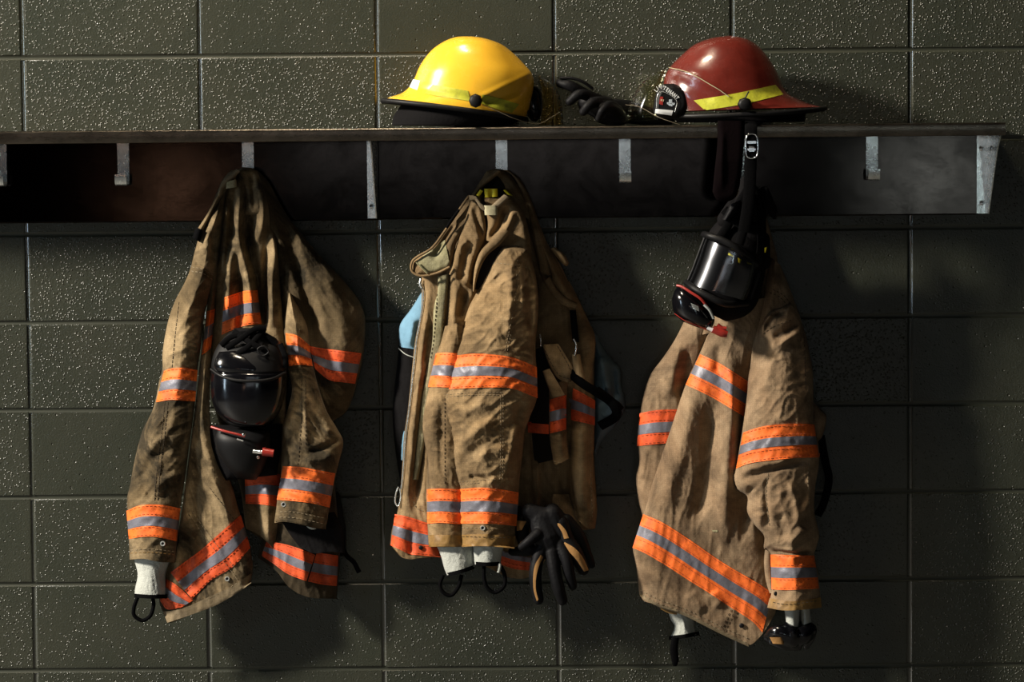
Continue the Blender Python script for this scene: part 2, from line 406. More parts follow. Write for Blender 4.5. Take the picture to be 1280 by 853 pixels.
def tube(name, pts, rad, mat, parent, flat=1.0, nseg=10, n=None, closed=False, world=False, caps=True, key=None):
    """pts: (px, py, d) picture position and depth, or world points; rad: metres, one or one per point; flat: squash along depth"""
    p = np.array(pts, float)
    W = p if world else PT(p[:, 0], p[:, 1], p[:, 2])
    rad = np.array([rad]*len(p) if isinstance(rad, (int, float)) else rad, float)
    if closed: W = np.vstack([W, W[:1]]); rad = np.r_[rad, rad[:1]]
    n = n or max(4, len(p)*6)
    s = np.linspace(0, len(W)-1, n); src = np.arange(len(W))
    q = W
    if len(W) > 2:
        ext = np.vstack([(W[-2] if closed else 2*W[0]-W[1])[None], W, (W[1] if closed else 2*W[-1]-W[-2])[None]])
        out = []
        for x in s:
            i = min(int(x), len(W)-2); t = x-i; a, b, c, d = ext[i], ext[i+1], ext[i+2], ext[i+3]
            out.append(.5*((2*b)+(-a+c)*t+(2*a-5*b+4*c-d)*t*t+(-a+3*b-3*c+d)*t**3))
        q = np.array(out)
    else: q = W[0]+(W[1]-W[0])*np.linspace(0, 1, n)[:, None]
    rr = np.interp(s, src, rad)
    V = []; F = []
    tan = np.gradient(q, axis=0); tan /= np.linalg.norm(tan, axis=1)[:, None]+1e-12
    ref = np.array([0, 1., 0])
    for i in range(n):
        a = np.cross(tan[i], ref); na = np.linalg.norm(a)
        a = a/na if na > .05 else np.array([1., 0, 0]); b = np.cross(a, tan[i])
        for k in range(nseg):
            th = 2*math.pi*k/nseg; V.append(q[i]+rr[i]*(a*math.cos(th)+b*math.sin(th)*flat))
    for i in range(n-1):
        for k in range(nseg):
            F.append([i*nseg+k, i*nseg+(k+1) % nseg, (i+1)*nseg+(k+1) % nseg, (i+1)*nseg+k])
    if caps and not closed:
        F.append(list(range(nseg))); F.append([(n-1)*nseg+k for k in range(nseg)])
    if name is None: return V, F
    o = link(name, V, F, mat, parent, autosharp=True)
    if key: BV[key] = BVHTree.FromPolygons([tuple(x) for x in V], F)
    return o
def loft(name, rings, mat, parent, nseg=40, cap0=True, cap1=True, power=2.0, sub=3, key=None, disp=None, half=False):
    """rings: (Lx, Ly, Rx, Ry, depth of centre, half depth); an elliptic ring is spanned between the two outline points"""
    a = np.array(rings, float); k = len(a)
    if sub > 1 and k > 2:
        ext = np.vstack([2*a[0]-a[1], a, 2*a[-1]-a[-2]]); out = []
        for i in range(1, k):
            for t in np.linspace(0, 1, sub, endpoint=False):
                p, b, c, d = ext[i-1], ext[i], ext[i+1], ext[i+2]
                out.append(.5*((2*b)+(-p+c)*t+(2*p-5*b+4*c-d)*t*t+(-p+3*b-3*c+d)*t**3))
        a = np.array(out+[a[-1]])
    V = []; F = []
    for r in a:
        l = PT(r[0], r[1], r[4]); q = PT(r[2], r[3], r[4]); c = (l+q)/2; h = (q-l)/2
        for j in range(nseg):
            th = 2*math.pi*j/nseg; cx, sx = math.cos(th), math.sin(th)
            cx = math.copysign(abs(cx)**(2/power), cx); sx = math.copysign(abs(sx)**(2/power), sx)
            V.append(c+h*cx+np.array([0, -max(r[5], 0)*sx, 0]))
    n = len(a)
    for i in range(n-1):
        for j in range(nseg): F.append([i*nseg+j, i*nseg+(j+1) % nseg, (i+1)*nseg+(j+1) % nseg, (i+1)*nseg+j])
    if cap0: F.append(list(range(nseg)))
    if cap1: F.append([(n-1)*nseg+j for j in range(nseg)])
    V = np.array(V)
    if disp: V = disp(V)
    o = link(name, V, F, mat, parent, autosharp=False)
    if key: BV[key] = BVHTree.FromPolygons(V.tolist(), F)
    return o
def blob(name, chains, mat, parent, voxel=.0022, smooth=4, key=None, disp=None):
    """union of tapered limbs, melted into one skin"""
    V = []; F = []
    for pts, rad, flat in chains:
        p = [tuple(x) for x in pts]
        v, f = tube(None, p, rad, None, None, flat=flat, nseg=14, n=len(p)*5)
        o = len(V); V += list(v); F += [[i+o for i in q] for q in f]
        for (x, rr) in ((p[0], rad[0] if not isinstance(rad, (int, float)) else rad), (p[-1], rad[-1] if not isinstance(rad, (int, float)) else rad)):
            c = PT(*x); bm = bmesh.new(); bmesh.ops.create_uvsphere(bm, u_segments=14, v_segments=8, radius=rr)
            o = len(V); V += [c+np.array([q.co.x, q.co.y*flat, q.co.z]) for q in bm.verts]
            bm.verts.index_update(); F += [[q.index+o for q in fc.verts] for fc in bm.faces]; bm.free()
    tmp = link('tmp', V, F, mat, None)
    md = tmp.modifiers.new('r', 'REMESH'); md.mode = 'VOXEL'; md.voxel_size = voxel
    ms = tmp.modifiers.new('s', 'SMOOTH'); ms.iterations = smooth; ms.factor = .5
    dg = bpy.context.evaluated_depsgraph_get(); ev = tmp.evaluated_get(dg); me = ev.to_mesh()
    vv = np.array([v.co[:] for v in me.vertices]); ff = [list(p.vertices) for p in me.polygons]
    ev.to_mesh_clear(); bpy.data.objects.remove(tmp)
    if disp: vv = disp(vv)
    o = link(name, vv, ff, mat, parent)
    if key: BV[key] = BVHTree.FromPolygons(vv.tolist(), ff)
    return o
def box(name, c, s, mat, parent, bev=.001, rot=None):
    bm = bmesh.new(); bmesh.ops.create_cube(bm, size=1)
    for v in bm.verts: v.co = Vector((v.co.x*s[0], v.co.y*s[1], v.co.z*s[2]))
    if bev: bmesh.ops.bevel(bm, geom=list(bm.edges), offset=bev, segments=2, affect='EDGES')
    if rot: bmesh.ops.rotate(bm, verts=bm.verts, matrix=rot, cent=(0, 0, 0))
    bm.verts.index_update(); V = [v.co+Vector(c) for v in bm.verts]; F = [[v.index for v in f.verts] for f in bm.faces]; bm.free()
    return link(name, [tuple(v) for v in V], F, mat, parent, autosharp=True)
def disc(name, px, py, d, rx, rz, ry, mat, parent, seg=20, face=None):
    """a rounded button, axis towards the viewer unless given"""
    c = PT(px, py, d); V = []; F = []
    prof = [(0, 1), (.6, .96), (.85, .7), (1, .25), (1, -.6)]
    ax = Vector(face).normalized() if face else Vector((0, -1, 0))
    a = ax.cross(Vector((0, 0, 1))).normalized(); b = a.cross(ax)
    for (pr, h) in prof:
        for k in range(seg):
            th = 2*math.pi*k/seg
            q = a*(rx*pr*math.cos(th))+b*(rz*pr*math.sin(th))+ax*(h*ry); V.append(c+np.array(q))
    for i in range(len(prof)-1):
        for k in range(seg): F.append([i*seg+k, i*seg+(k+1) % seg, (i+1)*seg+(k+1) % seg, (i+1)*seg+k])
    F.append([(len(prof)-1)*seg+k for k in range(seg)])
    return link(name, V, F, mat, parent, autosharp=True)
def eyelet(px, py, host, parent, r=.0045):
    h = hit([host], px, py, .15)
    pts = [(px+r*547*math.cos(t), py+r*547*math.sin(t), h+.003) for t in np.linspace(0, 2*math.pi, 10, endpoint=False)]
    o = tube('eyelet', pts, .0016, M['galv'], parent, closed=True, n=24, nseg=6)
    disc('eyelet_hole', px, py, h+.0025, r*.8, r*.8, .0006, M['rubber'], o); return o

# ------------------------------------------------------------------ the setting: painted concrete block wall
BW, BH, J = .4064, .2032, .0095
Z0 = 1.8288
def block_mesh(seed):
    r = random.Random(seed); w_, h_ = BW-J, BH-J; nx, nz = 3, 2; V = []; F = []
    bv = .0028
    # outer frame at the joint depth, then the worn front arris, then the face
    def ring(ins, y, wob): return [(x*(w_/2-ins)+r.uniform(-wob, wob), y, z*(h_/2-ins)+r.uniform(-wob, wob)) for x, z in ((-1,-1),(-.33,-1),(.33,-1),(1,-1),(1,0),(1,1),(.33,1),(-.33,1),(-1,1),(-1,0))]
    R = [ring(0, .02, 0), ring(0, .0008, .0003), ring(.0008, .0003, .0003), ring(bv, 0, .0003), ring(bv+.0012, 0, 0)]
    for q in R: V += q
    k = 10
    for i in range(4):
        for j in range(k): F.append([i*k+j, i*k+(j+1) % k, (i+1)*k+(j+1) % k, (i+1)*k+j])
    F.append([4*k+j for j in range(k)])
    me = bpy.data.meshes.new('concrete_block'); me.from_pydata(V, [], F); me.materials.append(M['wall'])
    bm = bmesh.new(); bm.from_mesh(me); bmesh.ops.recalc_face_normals(bm, faces=bm.faces); bm.to_mesh(me); bm.free()
    me.polygons.foreach_set('use_smooth', [True]*len(me.polygons)); me.set_sharp_from_angle(angle=math.radians(50)); return me
wall = bpy.data.objects.new('wall_back', None); COL.objects.link(wall); wall.location = (1.0, 0, 0); wall['kind'] = 'structure'
variants = [block_mesh(i) for i in range(6)]
COLS = range(-3, 9); ROWS = range(-4, 9)
for j in ROWS:
    for i in COLS:
        o = bpy.data.objects.new('concrete_block', RND.choice(variants)); COL.objects.link(o); o.parent = wall
        x = (i+.5)*BW; z = Z0-(j+.5)*BH
        o.location = (x-1.0+RND.uniform(-.0006, .0006), RND.uniform(-.0006, .0004), z+RND.uniform(-.0006, .0006))
        o.rotation_euler = (RND.uniform(-.003, .003), 0, RND.uniform(-.003, .003)+(math.pi*0))
V = []; F = []
def add_joint(x0, z0, x1, z1):
    L = math.hypot(x1-x0, z1-z0); n = max(2, int(L/.03)); dx, dz = (x1-x0)/L, (z1-z0)/L; nx, nz = -dz, dx; o = len(V); K = 9
    for i in range(n+1):
        t = i/n; wob = .0004*noise.noise(Vector((x0+t*L*9+z0, z0*7+t, 3)))
        for k in range(K):
            s = -1+2*k/(K-1); hw = J/2+.0012
            y = .0003+.0027*(1-s*s)+wob
            V.append((x0+dx*L*t+nx*s*hw-1.0, y, z0+dz*L*t+nz*s*hw))
    for i in range(n):
        for k in range(K-1): F.append([o+i*K+k, o+i*K+k+1, o+(i+1)*K+k+1, o+(i+1)*K+k])
x_lo, x_hi = COLS[0]*BW, (COLS[-1]+1)*BW
def joints_mesh(name, mat):
    me = bpy.data.meshes.new(name); me.from_pydata(V, [], F); me.materials.append(mat)
    me.polygons.foreach_set('use_smooth', [True]*len(me.polygons))
    mo = bpy.data.objects.new(name, me); COL.objects.link(mo); mo.parent = wall; mo['kind'] = 'stuff'
for j in list(ROWS)+[ROWS[-1]+1]: add_joint(x_lo, Z0-j*BH, x_hi, Z0-j*BH)
joints_mesh('bed_joints', M['bed_joint']); V = []; F = []
for j in ROWS:
    for i in list(COLS)+[COLS[-1]+1]: add_joint(i*BW, Z0-j*BH-.0035, i*BW, Z0-(j+1)*BH+.0035)
joints_mesh('head_joints', M['joint'])
me = bpy.data.meshes.new('block_core'); zt, zb = Z0-ROWS[0]*BH, Z0-(ROWS[-1]+1)*BH
me.from_pydata([(x_lo-1, .02, zb), (x_hi-1, .02, zb), (x_hi-1, .02, zt), (x_lo-1, .02, zt)], [], [[0, 1, 2, 3]]); me.materials.append(M['wall'])
co = bpy.data.objects.new('block_core', me); COL.objects.link(co); co.parent = wall
me = bpy.data.meshes.new('floor'); me.from_pydata([(x_lo-3, -7.5, 0), (x_hi+3, -7.5, 0), (x_hi+3, .02, 0), (x_lo-3, .02, 0)], [], [[0, 1, 2, 3]])
me.materials.append(M['floor']); fl = bpy.data.objects.new('floor', me); COL.objects.link(fl); fl['kind'] = 'structure'

# ------------------------------------------------------------------ the steel shelf with its hooks
SH = .24                                    # depth of the shelf
ZT = float(PT(760, 157.5, SH)[2])            # top of the shelf
XR = float(PT(1257, 160, SH)[0]); XL = x_lo+.15
rack = thing('coat_shelf', 'long steel shelf rail with hooks fixed to the grey block wall, holding helmets and coats', 'shelf', (1.2, 0, ZT))
def extrude_x(name, prof, x0, x1, mat, parent, closed=True, smooth=True):
    k = len(prof); V = [(x0, y, z) for y, z in prof]+[(x1, y, z) for y, z in prof]; F = []
    for i in range(k if closed else k-1): F.append([i, (i+1) % k, k+(i+1) % k, k+i])
    if closed: F += [list(range(k)), [k+i for i in range(k)]]
    return link(name, V, F, mat, parent, smooth=smooth, autosharp=smooth)
LIP = .0285; t_ = .002
prof = [(-.010, ZT), (-SH+.005, ZT)]+[(-SH+.005-.005*math.sin(a), ZT-.005+.005*math.cos(a)) for a in np.linspace(.2, math.pi/2, 6)]
prof += [(-SH, ZT-LIP+.003), (-SH+.001, ZT-LIP+.001), (-SH+.003, ZT-LIP), (-SH+.02, ZT-LIP), (-SH+.02, ZT-LIP+t_), (-SH+t_, ZT-LIP+t_+.001), (-SH+t_, ZT-t_), (-.010, ZT-t_)]
extrude_x('shelf_board', prof, XL, XR, M['steel_edge'], rack)
def zpx(px, py, d): return float(PT(px, py, d)[2])
def xpx(px, py, d): return float(PT(px, py, d)[0])
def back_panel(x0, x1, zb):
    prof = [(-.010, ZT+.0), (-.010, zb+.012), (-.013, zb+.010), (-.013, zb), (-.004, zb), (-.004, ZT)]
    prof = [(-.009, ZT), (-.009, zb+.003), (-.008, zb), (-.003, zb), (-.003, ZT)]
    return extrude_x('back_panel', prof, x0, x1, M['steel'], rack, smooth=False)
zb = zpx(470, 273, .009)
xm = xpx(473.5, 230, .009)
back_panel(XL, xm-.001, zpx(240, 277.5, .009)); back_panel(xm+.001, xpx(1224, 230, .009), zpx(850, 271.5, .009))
def hook(px, ptop=172, pbot=232, wpx=14.5, stub=13):
    d = .0115; x0, x1 = xpx(px-wpx/2, 200, d), xpx(px+wpx/2, 200, d); cx, hw = (x0+x1)/2, (x1-x0)/2
    z1 = ZT-.004; z0 = zpx(px, pbot, d); r = .010; th = .0032
    path = [(-d+.001, z1), (-d+.001, z0+r)]
    path += [(-d+.001-r+r*math.cos(a), z0+r-r*math.sin(a)) for a in np.linspace(.3, math.pi/2, 4)]
    path += [(-d-.034, z0), (-d-.040, z0+.003), (-d-.043, z0+.010), (-d-.043, z0+stub*.00183)]
    p = np.array(path); tan = np.gradient(p, axis=0); tan /= np.linalg.norm(tan, axis=1)[:, None]
    nr = np.stack([tan[:, 1], -tan[:, 0]], 1)*th/2; V = []; F = []
    for s in range(len(p)):
        for (sx, sn) in ((-1, -1), (1, -1), (1, 1), (-1, 1)):
            q = p[s]+nr[s]*sn; V.append((cx+sx*hw, q[0], q[1]))
    for s in range(len(p)-1):
        for k in range(4): F.append([s*4+k, s*4+(k+1) % 4, (s+1)*4+(k+1) % 4, (s+1)*4+k])
    F += [[0, 1, 2, 3], [len(V)-4+k for k in range(4)]]
    return link('hook', V, F, M['galv'], rack, autosharp=True)
for px, pb in ((1, 232), (154, 231), (310, 229), (627, 228), (781, 227.5), (931.5, 225), (1090, 224.5)): hook(px, pbot=pb)
def bracket(px_web, px_l, ptop, pbot, screws, web_screw):
    xw = xpx(px_web, 220, .012); xl = xpx(px_l, 220, .012); z1 = ZT-LIP*.2; z0 = zpx(px_web, pbot, .012); th = .0025
    V = []; F = []
    def prism(pts, axis_off):
        o = len(V); k = len(pts)
        for p in pts: V.append(p)
        for p in pts: V.append(tuple(a+b for a, b in zip(p, axis_off)))
        F.append([o+i for i in range(k)]); F.append([o+k+i for i in range(k)])
        for i in range(k): F.append([o+i, o+(i+1) % k, o+k+(i+1) % k, o+k+i])
    prism([(xl, -.0095, z1), (xw+th, -.0095, z1), (xw+th, -.0095, z0), (xl, -.0095, z0)], (0, -th, 0))
    prism([(xw, -.010, z1), (xw, -.205, z1), (xw, -.205, z1-.016), (xw, -.150, z1-.055), (xw, -.030, z0), (xw, -.010, z0)], (th, 0, 0))
    prism([(xw-.018, -.020, z1), (xw+th, -.020, z1), (xw+th, -.205, z1), (xw-.018, -.205, z1)], (0, 0, .003))
    o = link('bracket', V, F, M['galv'], rack, autosharp=True)
    for sx, sy in screws:
        s = disc('screw', sx, sy, .0125,   .0062, .0062, .0045, M['chrome'], o)
    for sx, sy, dd in web_screw:
        disc('screw', sx, sy, dd,   .0062, .0062, .0045, M['chrome'], o, face=(-1, -.15, 0))
bracket(1233.5, 1221, 172, 267, [(1227, 186), (1227, 254)], [(1240.5, 185.5, .075)])
bracket(469.5, 459, 172, 273, [(464.5, 258.5)], [])

# ------------------------------------------------------------------ helmets on the shelf
def crease(lines):
    """raises soft ridges on the viewer's side of a shell along lines given in the picture"""
    def f(V):
        Mx = (V-CAMP)@CAMR; X = 640-FPX*Mx[:, 0]/Mx[:, 2]; Y = 426.5+FPX*Mx[:, 1]/Mx[:, 2]
        front = V[:, 1] < V[:, 1].mean()+.02
        for pl, amp, wd in lines:
            d, _ = dist_poly(X, Y, resample(pl, 30)); V[:, 1] -= np.where(front, amp*np.exp(-(d/wd)**2), 0)
        return V
    return f
DC = .128
yh = thing('firefighter_helmet', 'yellow firefighter helmet with lime reflective tape, on the steel shelf', 'helmet', P1(570, 157, DC), 'helmets on the shelf')
sh = [(588, 45.6, 590, 45.6, DC, .002), (570, 46.4, 606, 48, DC, .034), (555, 52, 626, 55, DC, .060), (541, 61.5, 641, 66, DC, .078),
      (531, 73, 654, 79, DC, .090), (523.5, 85, 664, 91, DC, .099), (519, 96, 667.5, 104, DC, .104), (513, 107, 665, 121, DC, .107),
      (503, 116, 662, 134, DC, .110), (489, 121, 659, 143, DC, .112), (479.5, 125, 657, 148, DC, .113)]
loft('shell', sh, M['yellow'], yh, nseg=96, cap1=False, sub=6, key='yshell',
     disp=crease([([(606, 119), (635, 105), (666, 89)], .0030, 2.0), ([(612, 128), (640, 118), (664, 100)], -.005, 7), ([(560, 58), (600, 50), (640, 66), (664, 88)], .003, 5),
                  ([(528, 112), (585, 122), (655, 138)], -.003, 4)]))
def ring_px(l, r, dc, b, n=40, sag=0.0):
    L = PT(*l, dc); R = PT(*r, dc); c = (L+R)/2; h = (R-L)/2
    return [tuple(c+h*math.cos(t)+np.array([0, -b*math.sin(t), sag*abs(math.sin(t))])) for t in np.linspace(0, 2*math.pi, n, endpoint=False)]
tube('brim_trim', ring_px((478.5, 126.5), (658, 150), DC, .114, sag=.0035), .0058, M['rubber'], yh, closed=True, n=120, world=True, key='ytrim')
loft('ear_flap', [(503, 128, 652, 149, DC, .100), (498, 136, 648, 152, DC, .100), (492, 145, 640, 155.5, DC, .098), (490.5, 152, 634, 156.6, DC, .096), (490, 157, 631, 157.6, DC, .094)],
     M['black_cloth'], yh, nseg=48)
drape('reflective_tape', [(541, 106), (564, 109.5), (585, 113.5)], [(530, 117), (558, 122), (588, 126.5)], 'yshell', M['lime'], yh, .0012)
drape('reflective_tape', [(603, 118), (628, 124), (649, 130.5)], [(601, 129), (620, 136), (640, 141)], 'yshell', M['lime_dirty'], yh, .0012)
drape('white_sticker', [(516.5, 99), (525, 101)], [(511.5, 109), (521.5, 112.5)], 'yshell', M['white'], yh, .0012)
disc('knob', 594.5, 126, DC+.122, .015, .0155, .010, M['rubber'], yh, seg=8)
k = disc('front_badge', 668, 130, DC-.005, .017, .040, .012, M['gloss'], yh, face=(.75, -.65, .08))
k['label'] = 'black badge plate seen edge-on'
tube('badge_rim', [(668+9.5*math.cos(t), 130+21*math.sin(t), DC+.004-.010*math.cos(t)) for t in np.linspace(0, 2*math.pi, 24, endpoint=False)], .0022, M['rubber'], k, closed=True, n=60)
v = patch('face_shield', [(672, 97), (676, 120), (673, 157)], [(675, 94), (694, 108), (702, 130), (704, 156)], M['visor'], yh, d0=DC-.05, T=.075, back=.001, r=22)
tube('shield_cord', [(602, 131, DC+.12), (622, 139, DC+.122), (645, 149, DC+.118), (672, 155, DC+.09), (690, 146, DC+.07), (700, 140, DC+.06)], .0005, M['cord'], yh, n=40)

rh = thing('firefighter_helmet', 'dark red firefighter helmet with black badge, on the steel shelf', 'helmet', P1(925, 154, DC), 'helmets on the shelf')
sh = [(909, 44.8, 914, 44.8, DC, .002), (888, 48, 934, 49, DC, .036), (868, 56, 948, 58, DC, .062), (853, 68, 960, 72, DC, .080),
      (840, 81, 968.5, 85, DC, .092), (833, 91, 974.5, 97, DC, .100), (830, 101, 979.5, 109, DC, .105), (829, 112, 985, 117.5, DC, .108),
      (829.5, 122, 996, 123.5, DC, .110), (831, 131, 1012, 130, DC, .112), (833, 140, 1029, 134, DC, .114)]
loft('shell', sh, M['red'], rh, nseg=96, cap1=False, sub=6, key='rshell',
     disp=crease([([(836, 85), (865, 93), (889, 107), (912, 122)], .0032, 1.7), ([(834, 98), (858, 106), (885, 122)], -.004, 7), ([(850, 70), (885, 54), (925, 50), (962, 74)], .002, 5)]))
tube('brim_trim', ring_px((833, 144), (1031, 135), DC, .115, sag=-.0075), .0055, M['rubber'], rh, closed=True, n=120, world=True)
tube('edge_wire', [(836, 84.5, DC+.045), (850, 87.5, DC+.075), (865, 92.5, DC+.093), (889, 106.5, DC+.109), (900, 113, DC+.112), (911, 121, DC+.115)], .0009, M['label_t'], rh, n=60)
loft('ear_flap', [(838, 143, 1010, 138, DC, .100), (842, 148, 1007, 144, DC, .098), (846, 153, 1006, 152.5, DC, .096)], M['black_cloth'], rh, nseg=48)
drape('reflective_tape', [(867, 125.5), (918, 117), (969.5, 106)], [(881, 138), (930, 130), (979.5, 118)], 'rshell', M['lime'], rh, .0012)
disc('knob', 931, 130, DC+.122, .016, .0145, .010, M['rubber'], rh, seg=8)
tube('knob_lever', [(931, 124, DC+.126), (934, 118, DC+.127), (936, 114.5, DC+.126)], .0016, M['rubber'], rh)
bd = patch('front_badge', [(830, 105), (822, 112), (818, 126), (817, 140), (826, 147)], [(842, 104.5), (855, 110.5), (861.5, 122), (860, 137), (848, 148)], M['rubber'], rh, d0=DC+.060, T=.022, r=8, roundtop=1, roundbot=1, key='badge')
bd['label'] = 'black badge with white lettering and blank white plate'
drape('badge_plate', [(819.3, 136.2), (830, 137), (841.5, 138.2)], [(818.6, 141.5), (829, 143), (839.5, 144.6)], 'badge', M['white'], bd, .0014)
E2 = [((824.5, 120.5), (829, 121), (824, 130), (828.5, 131.5), 'redpl'), ((826, 124), (830, 124.5), (825.5, 126), (829.5, 127), 'label_t'), ((836, 124.5), (840, 124), (836, 132), (840.5, 133), 'galv'), ((833.5, 128), (843.5, 128.5), (834, 130.5), (843, 131.5), 'galv')]
for a, b_, c, d, mt in E2: drape('badge_emblem', [a, b_], [c, d], 'badge', M[mt], bd, .0012)
tube('badge_arc', [(820.5, 135, DC+.0845), (821.5, 120, DC+.0845), (827, 114.5, DC+.0855), (838, 119, DC+.086), (846, 127, DC+.0855), (843.5, 140, DC+.0845)], .0006, M['galv'], bd, n=40)
def letter(ch, px, py, d, size, ang, mat, parent):
    c = bpy.data.curves.new('letter', 'FONT'); c.body = ch; c.size = size; c.extrude = .0006; c.align_x = 'CENTER'; c.align_y = 'CENTER'; c.offset = .0003
    o = bpy.data.objects.new('tmp', c); COL.objects.link(o)
    me = o.evaluated_get(bpy.context.evaluated_depsgraph_get()).to_mesh()
    R = Matrix.Rotation(ang, 4, 'Y')@Matrix.Rotation(math.radians(90), 4, 'X')@Matrix.Diagonal((.72, 1, 1, 1))
    vv = [tuple(R@v.co+P1(px, py, d)) for v in me.vertices]; ff = [list(p.vertices) for p in me.polygons]
    bpy.data.objects.remove(o)
    if vv: link('letter', vv, ff, mat, parent, smooth=False)
arc = [(820.0, 113.2, -.9), (822.0, 110.6, -.55), (824.6, 109.0, -.1), (827.6, 109.2, .25), (830.8, 110.6, .45), (834.0, 112.4, .52), (837.2, 114.6, .6), (840.4, 117.0, .62), (843.4, 119.6, .7), (846.2, 122.6, .85)]
for ch, (x, y, a) in zip('LIEUTENANT', arc):
    h = hit(['badge'], x, y, DC+.08); letter(ch, x, y, h+.0018, .0125, a, M['white'], bd)
v = patch('face_shield', [(818, 92), (800, 106), (788, 128), (783, 152)], [(834, 86), (828, 110), (822, 150)], M['visor_g'], rh, d0=DC-.05, T=.07, back=.001, r=25)
tube('shield_cord', [(782, 131, DC), (800, 134, DC+.06), (822, 146, DC+.10), (838, 152, DC+.112), (850, 156, DC+.1135)], .0006, M['cord'], rh, n=40)

# black strap hanging over the shelf lip from under the red helmet
st = thing('black_strap', 'wide soft black strap hanging over shelf lip below the red helmet', 'strap', P1(912, 152, .25))
patch('strap_fold', [(897, 151), (896.5, 180), (893, 215), (890.5, 240)], [(931, 151), (930, 180), (927, 215), (922, 242)], M['maroon'], st, d0=[(150, .244), (200, .247), (252, .235)], T=.010, r=7,
      roundbot=1, bot=[(890.5, 240), (896, 250), (906, 252.5), (917, 249), (922, 242)], folds=[([(903, 160), (902, 240)], .004, 4)], back=.004)
# ------------------------------------------------------------------ gloves lying on the shelf between the helmets
g = thing('work_glove', 'black leather glove lying between the helmets, fingers pointing to the yellow one', 'glove', P1(740, 157, .12))
zg = .13
blob('glove_skin', [([(700, 104, zg), (712, 107, zg+.01), (728, 116, zg), (744, 126, zg-.01)], [.0105, .012, .013, .016], 1),
                    ([(712, 127, zg+.045), (724, 118, zg+.05), (740, 122, zg+.03), (752, 130, zg)], [.0095, .0115, .013, .018], 1),
                    ([(729, 140, zg+.06), (737, 131, zg+.065), (748, 128, zg+.045), (760, 134, zg+.01)], [.0095, .0115, .013, .02], 1),
                    ([(748, 148, zg+.055), (753, 138, zg+.06), (762, 133, zg+.04), (770, 140, zg)], [.0085, .011, .013, .018], 1),
                    ([(735, 128, zg-.005), (758, 137, zg-.005), (774, 146, zg-.01)], [.024, .029, .018], 1.2),
                    ([(755, 141, zg-.02), (768, 148, zg-.02), (778, 149, zg-.03)], [.026, .019, .014], 1.4),
                    ([(765, 138, .07), (785, 140, .045), (808, 145, .040), (836, 149, .040)], [.026, .027, .022, .014], 1)], M['glove'], g, key='glove0')
tube('cuff_edge', [(700, 97.5, zg+.012), (716, 98, zg+.012), (730, 103, zg+.008), (741, 111, zg)], .0035, M['rubber'], g)

# ------------------------------------------------------------------ the left coat
def wristlet(L, R, parent, d0, T, loop, key, rim=True, topfix=None):
    o = patch('wristlet', L, R, M['knit'], parent, d0=d0, T=T, back=.018, key=key, wr=[(.0022, 5, 16, 80, 3.3), (.0012, 2.5, 4, 0, 8)], step=1.4)
    tp = [L[-1], ((L[-1][0]+R[-1][0])/2, (L[-1][1]+R[-1][1])/2+.8), R[-1]]
    if rim: drape('wristlet_rim', [(x, y-3.5) for x, y in tp], [(x, y+1.5) for x, y in tp], key, M['web'], parent, .001)
    if loop: tube('thumb_loop', loop, [.0045]*len(loop), M['web'], parent, flat=1.0, n=50, nseg=8)
    return o
c1 = thing('turnout_coat', 'soiled olive brown firefighter coat with orange and silver bands, hung furthest left', 'coat', P1(310, 225, .04), 'firefighter coats hung from the shelf')
MC = M['canvas1']
patch('hem_piece', [(345, 560), (338, 620), (329, 670), (322, 697)], [(415, 560), (420, 620), (425, 690), (421, 748)], M['canvas1_shadow'], c1, d0=.035, T=.05, bot=[(322, 697), (345, 714), (362, 735), (386, 747), (421, 749)],
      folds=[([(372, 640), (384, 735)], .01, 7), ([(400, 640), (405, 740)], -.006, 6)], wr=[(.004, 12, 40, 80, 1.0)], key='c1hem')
band([(333, 677), (353, 680), (371, 685), (394, 694)], [(327, 695), (343, 706), (360, 718), (383, 727)], 'c1hem', c1, True)
band([(396, 691), (410, 693), (423, 695)], [(385, 727), (402, 731), (421, 733)], 'c1hem', c1, True)
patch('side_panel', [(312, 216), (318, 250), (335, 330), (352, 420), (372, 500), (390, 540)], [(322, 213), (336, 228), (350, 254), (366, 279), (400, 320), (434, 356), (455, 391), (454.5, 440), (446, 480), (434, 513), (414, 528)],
      M['canvas1_shaded'], c1, d0=[(212, .04), (300, .05), (420, .06), (530, .05)], T=.045, r=30, back=.03,
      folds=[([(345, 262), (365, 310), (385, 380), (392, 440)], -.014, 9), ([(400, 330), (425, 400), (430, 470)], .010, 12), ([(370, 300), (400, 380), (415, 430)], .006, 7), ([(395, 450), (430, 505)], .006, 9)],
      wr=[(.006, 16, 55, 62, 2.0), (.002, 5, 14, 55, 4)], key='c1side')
band([(387, 433), (405, 436), (430, 439), (452, 442)], [(394, 462), (411, 475), (428, 478), (444, 480)], 'c1side', c1, True)
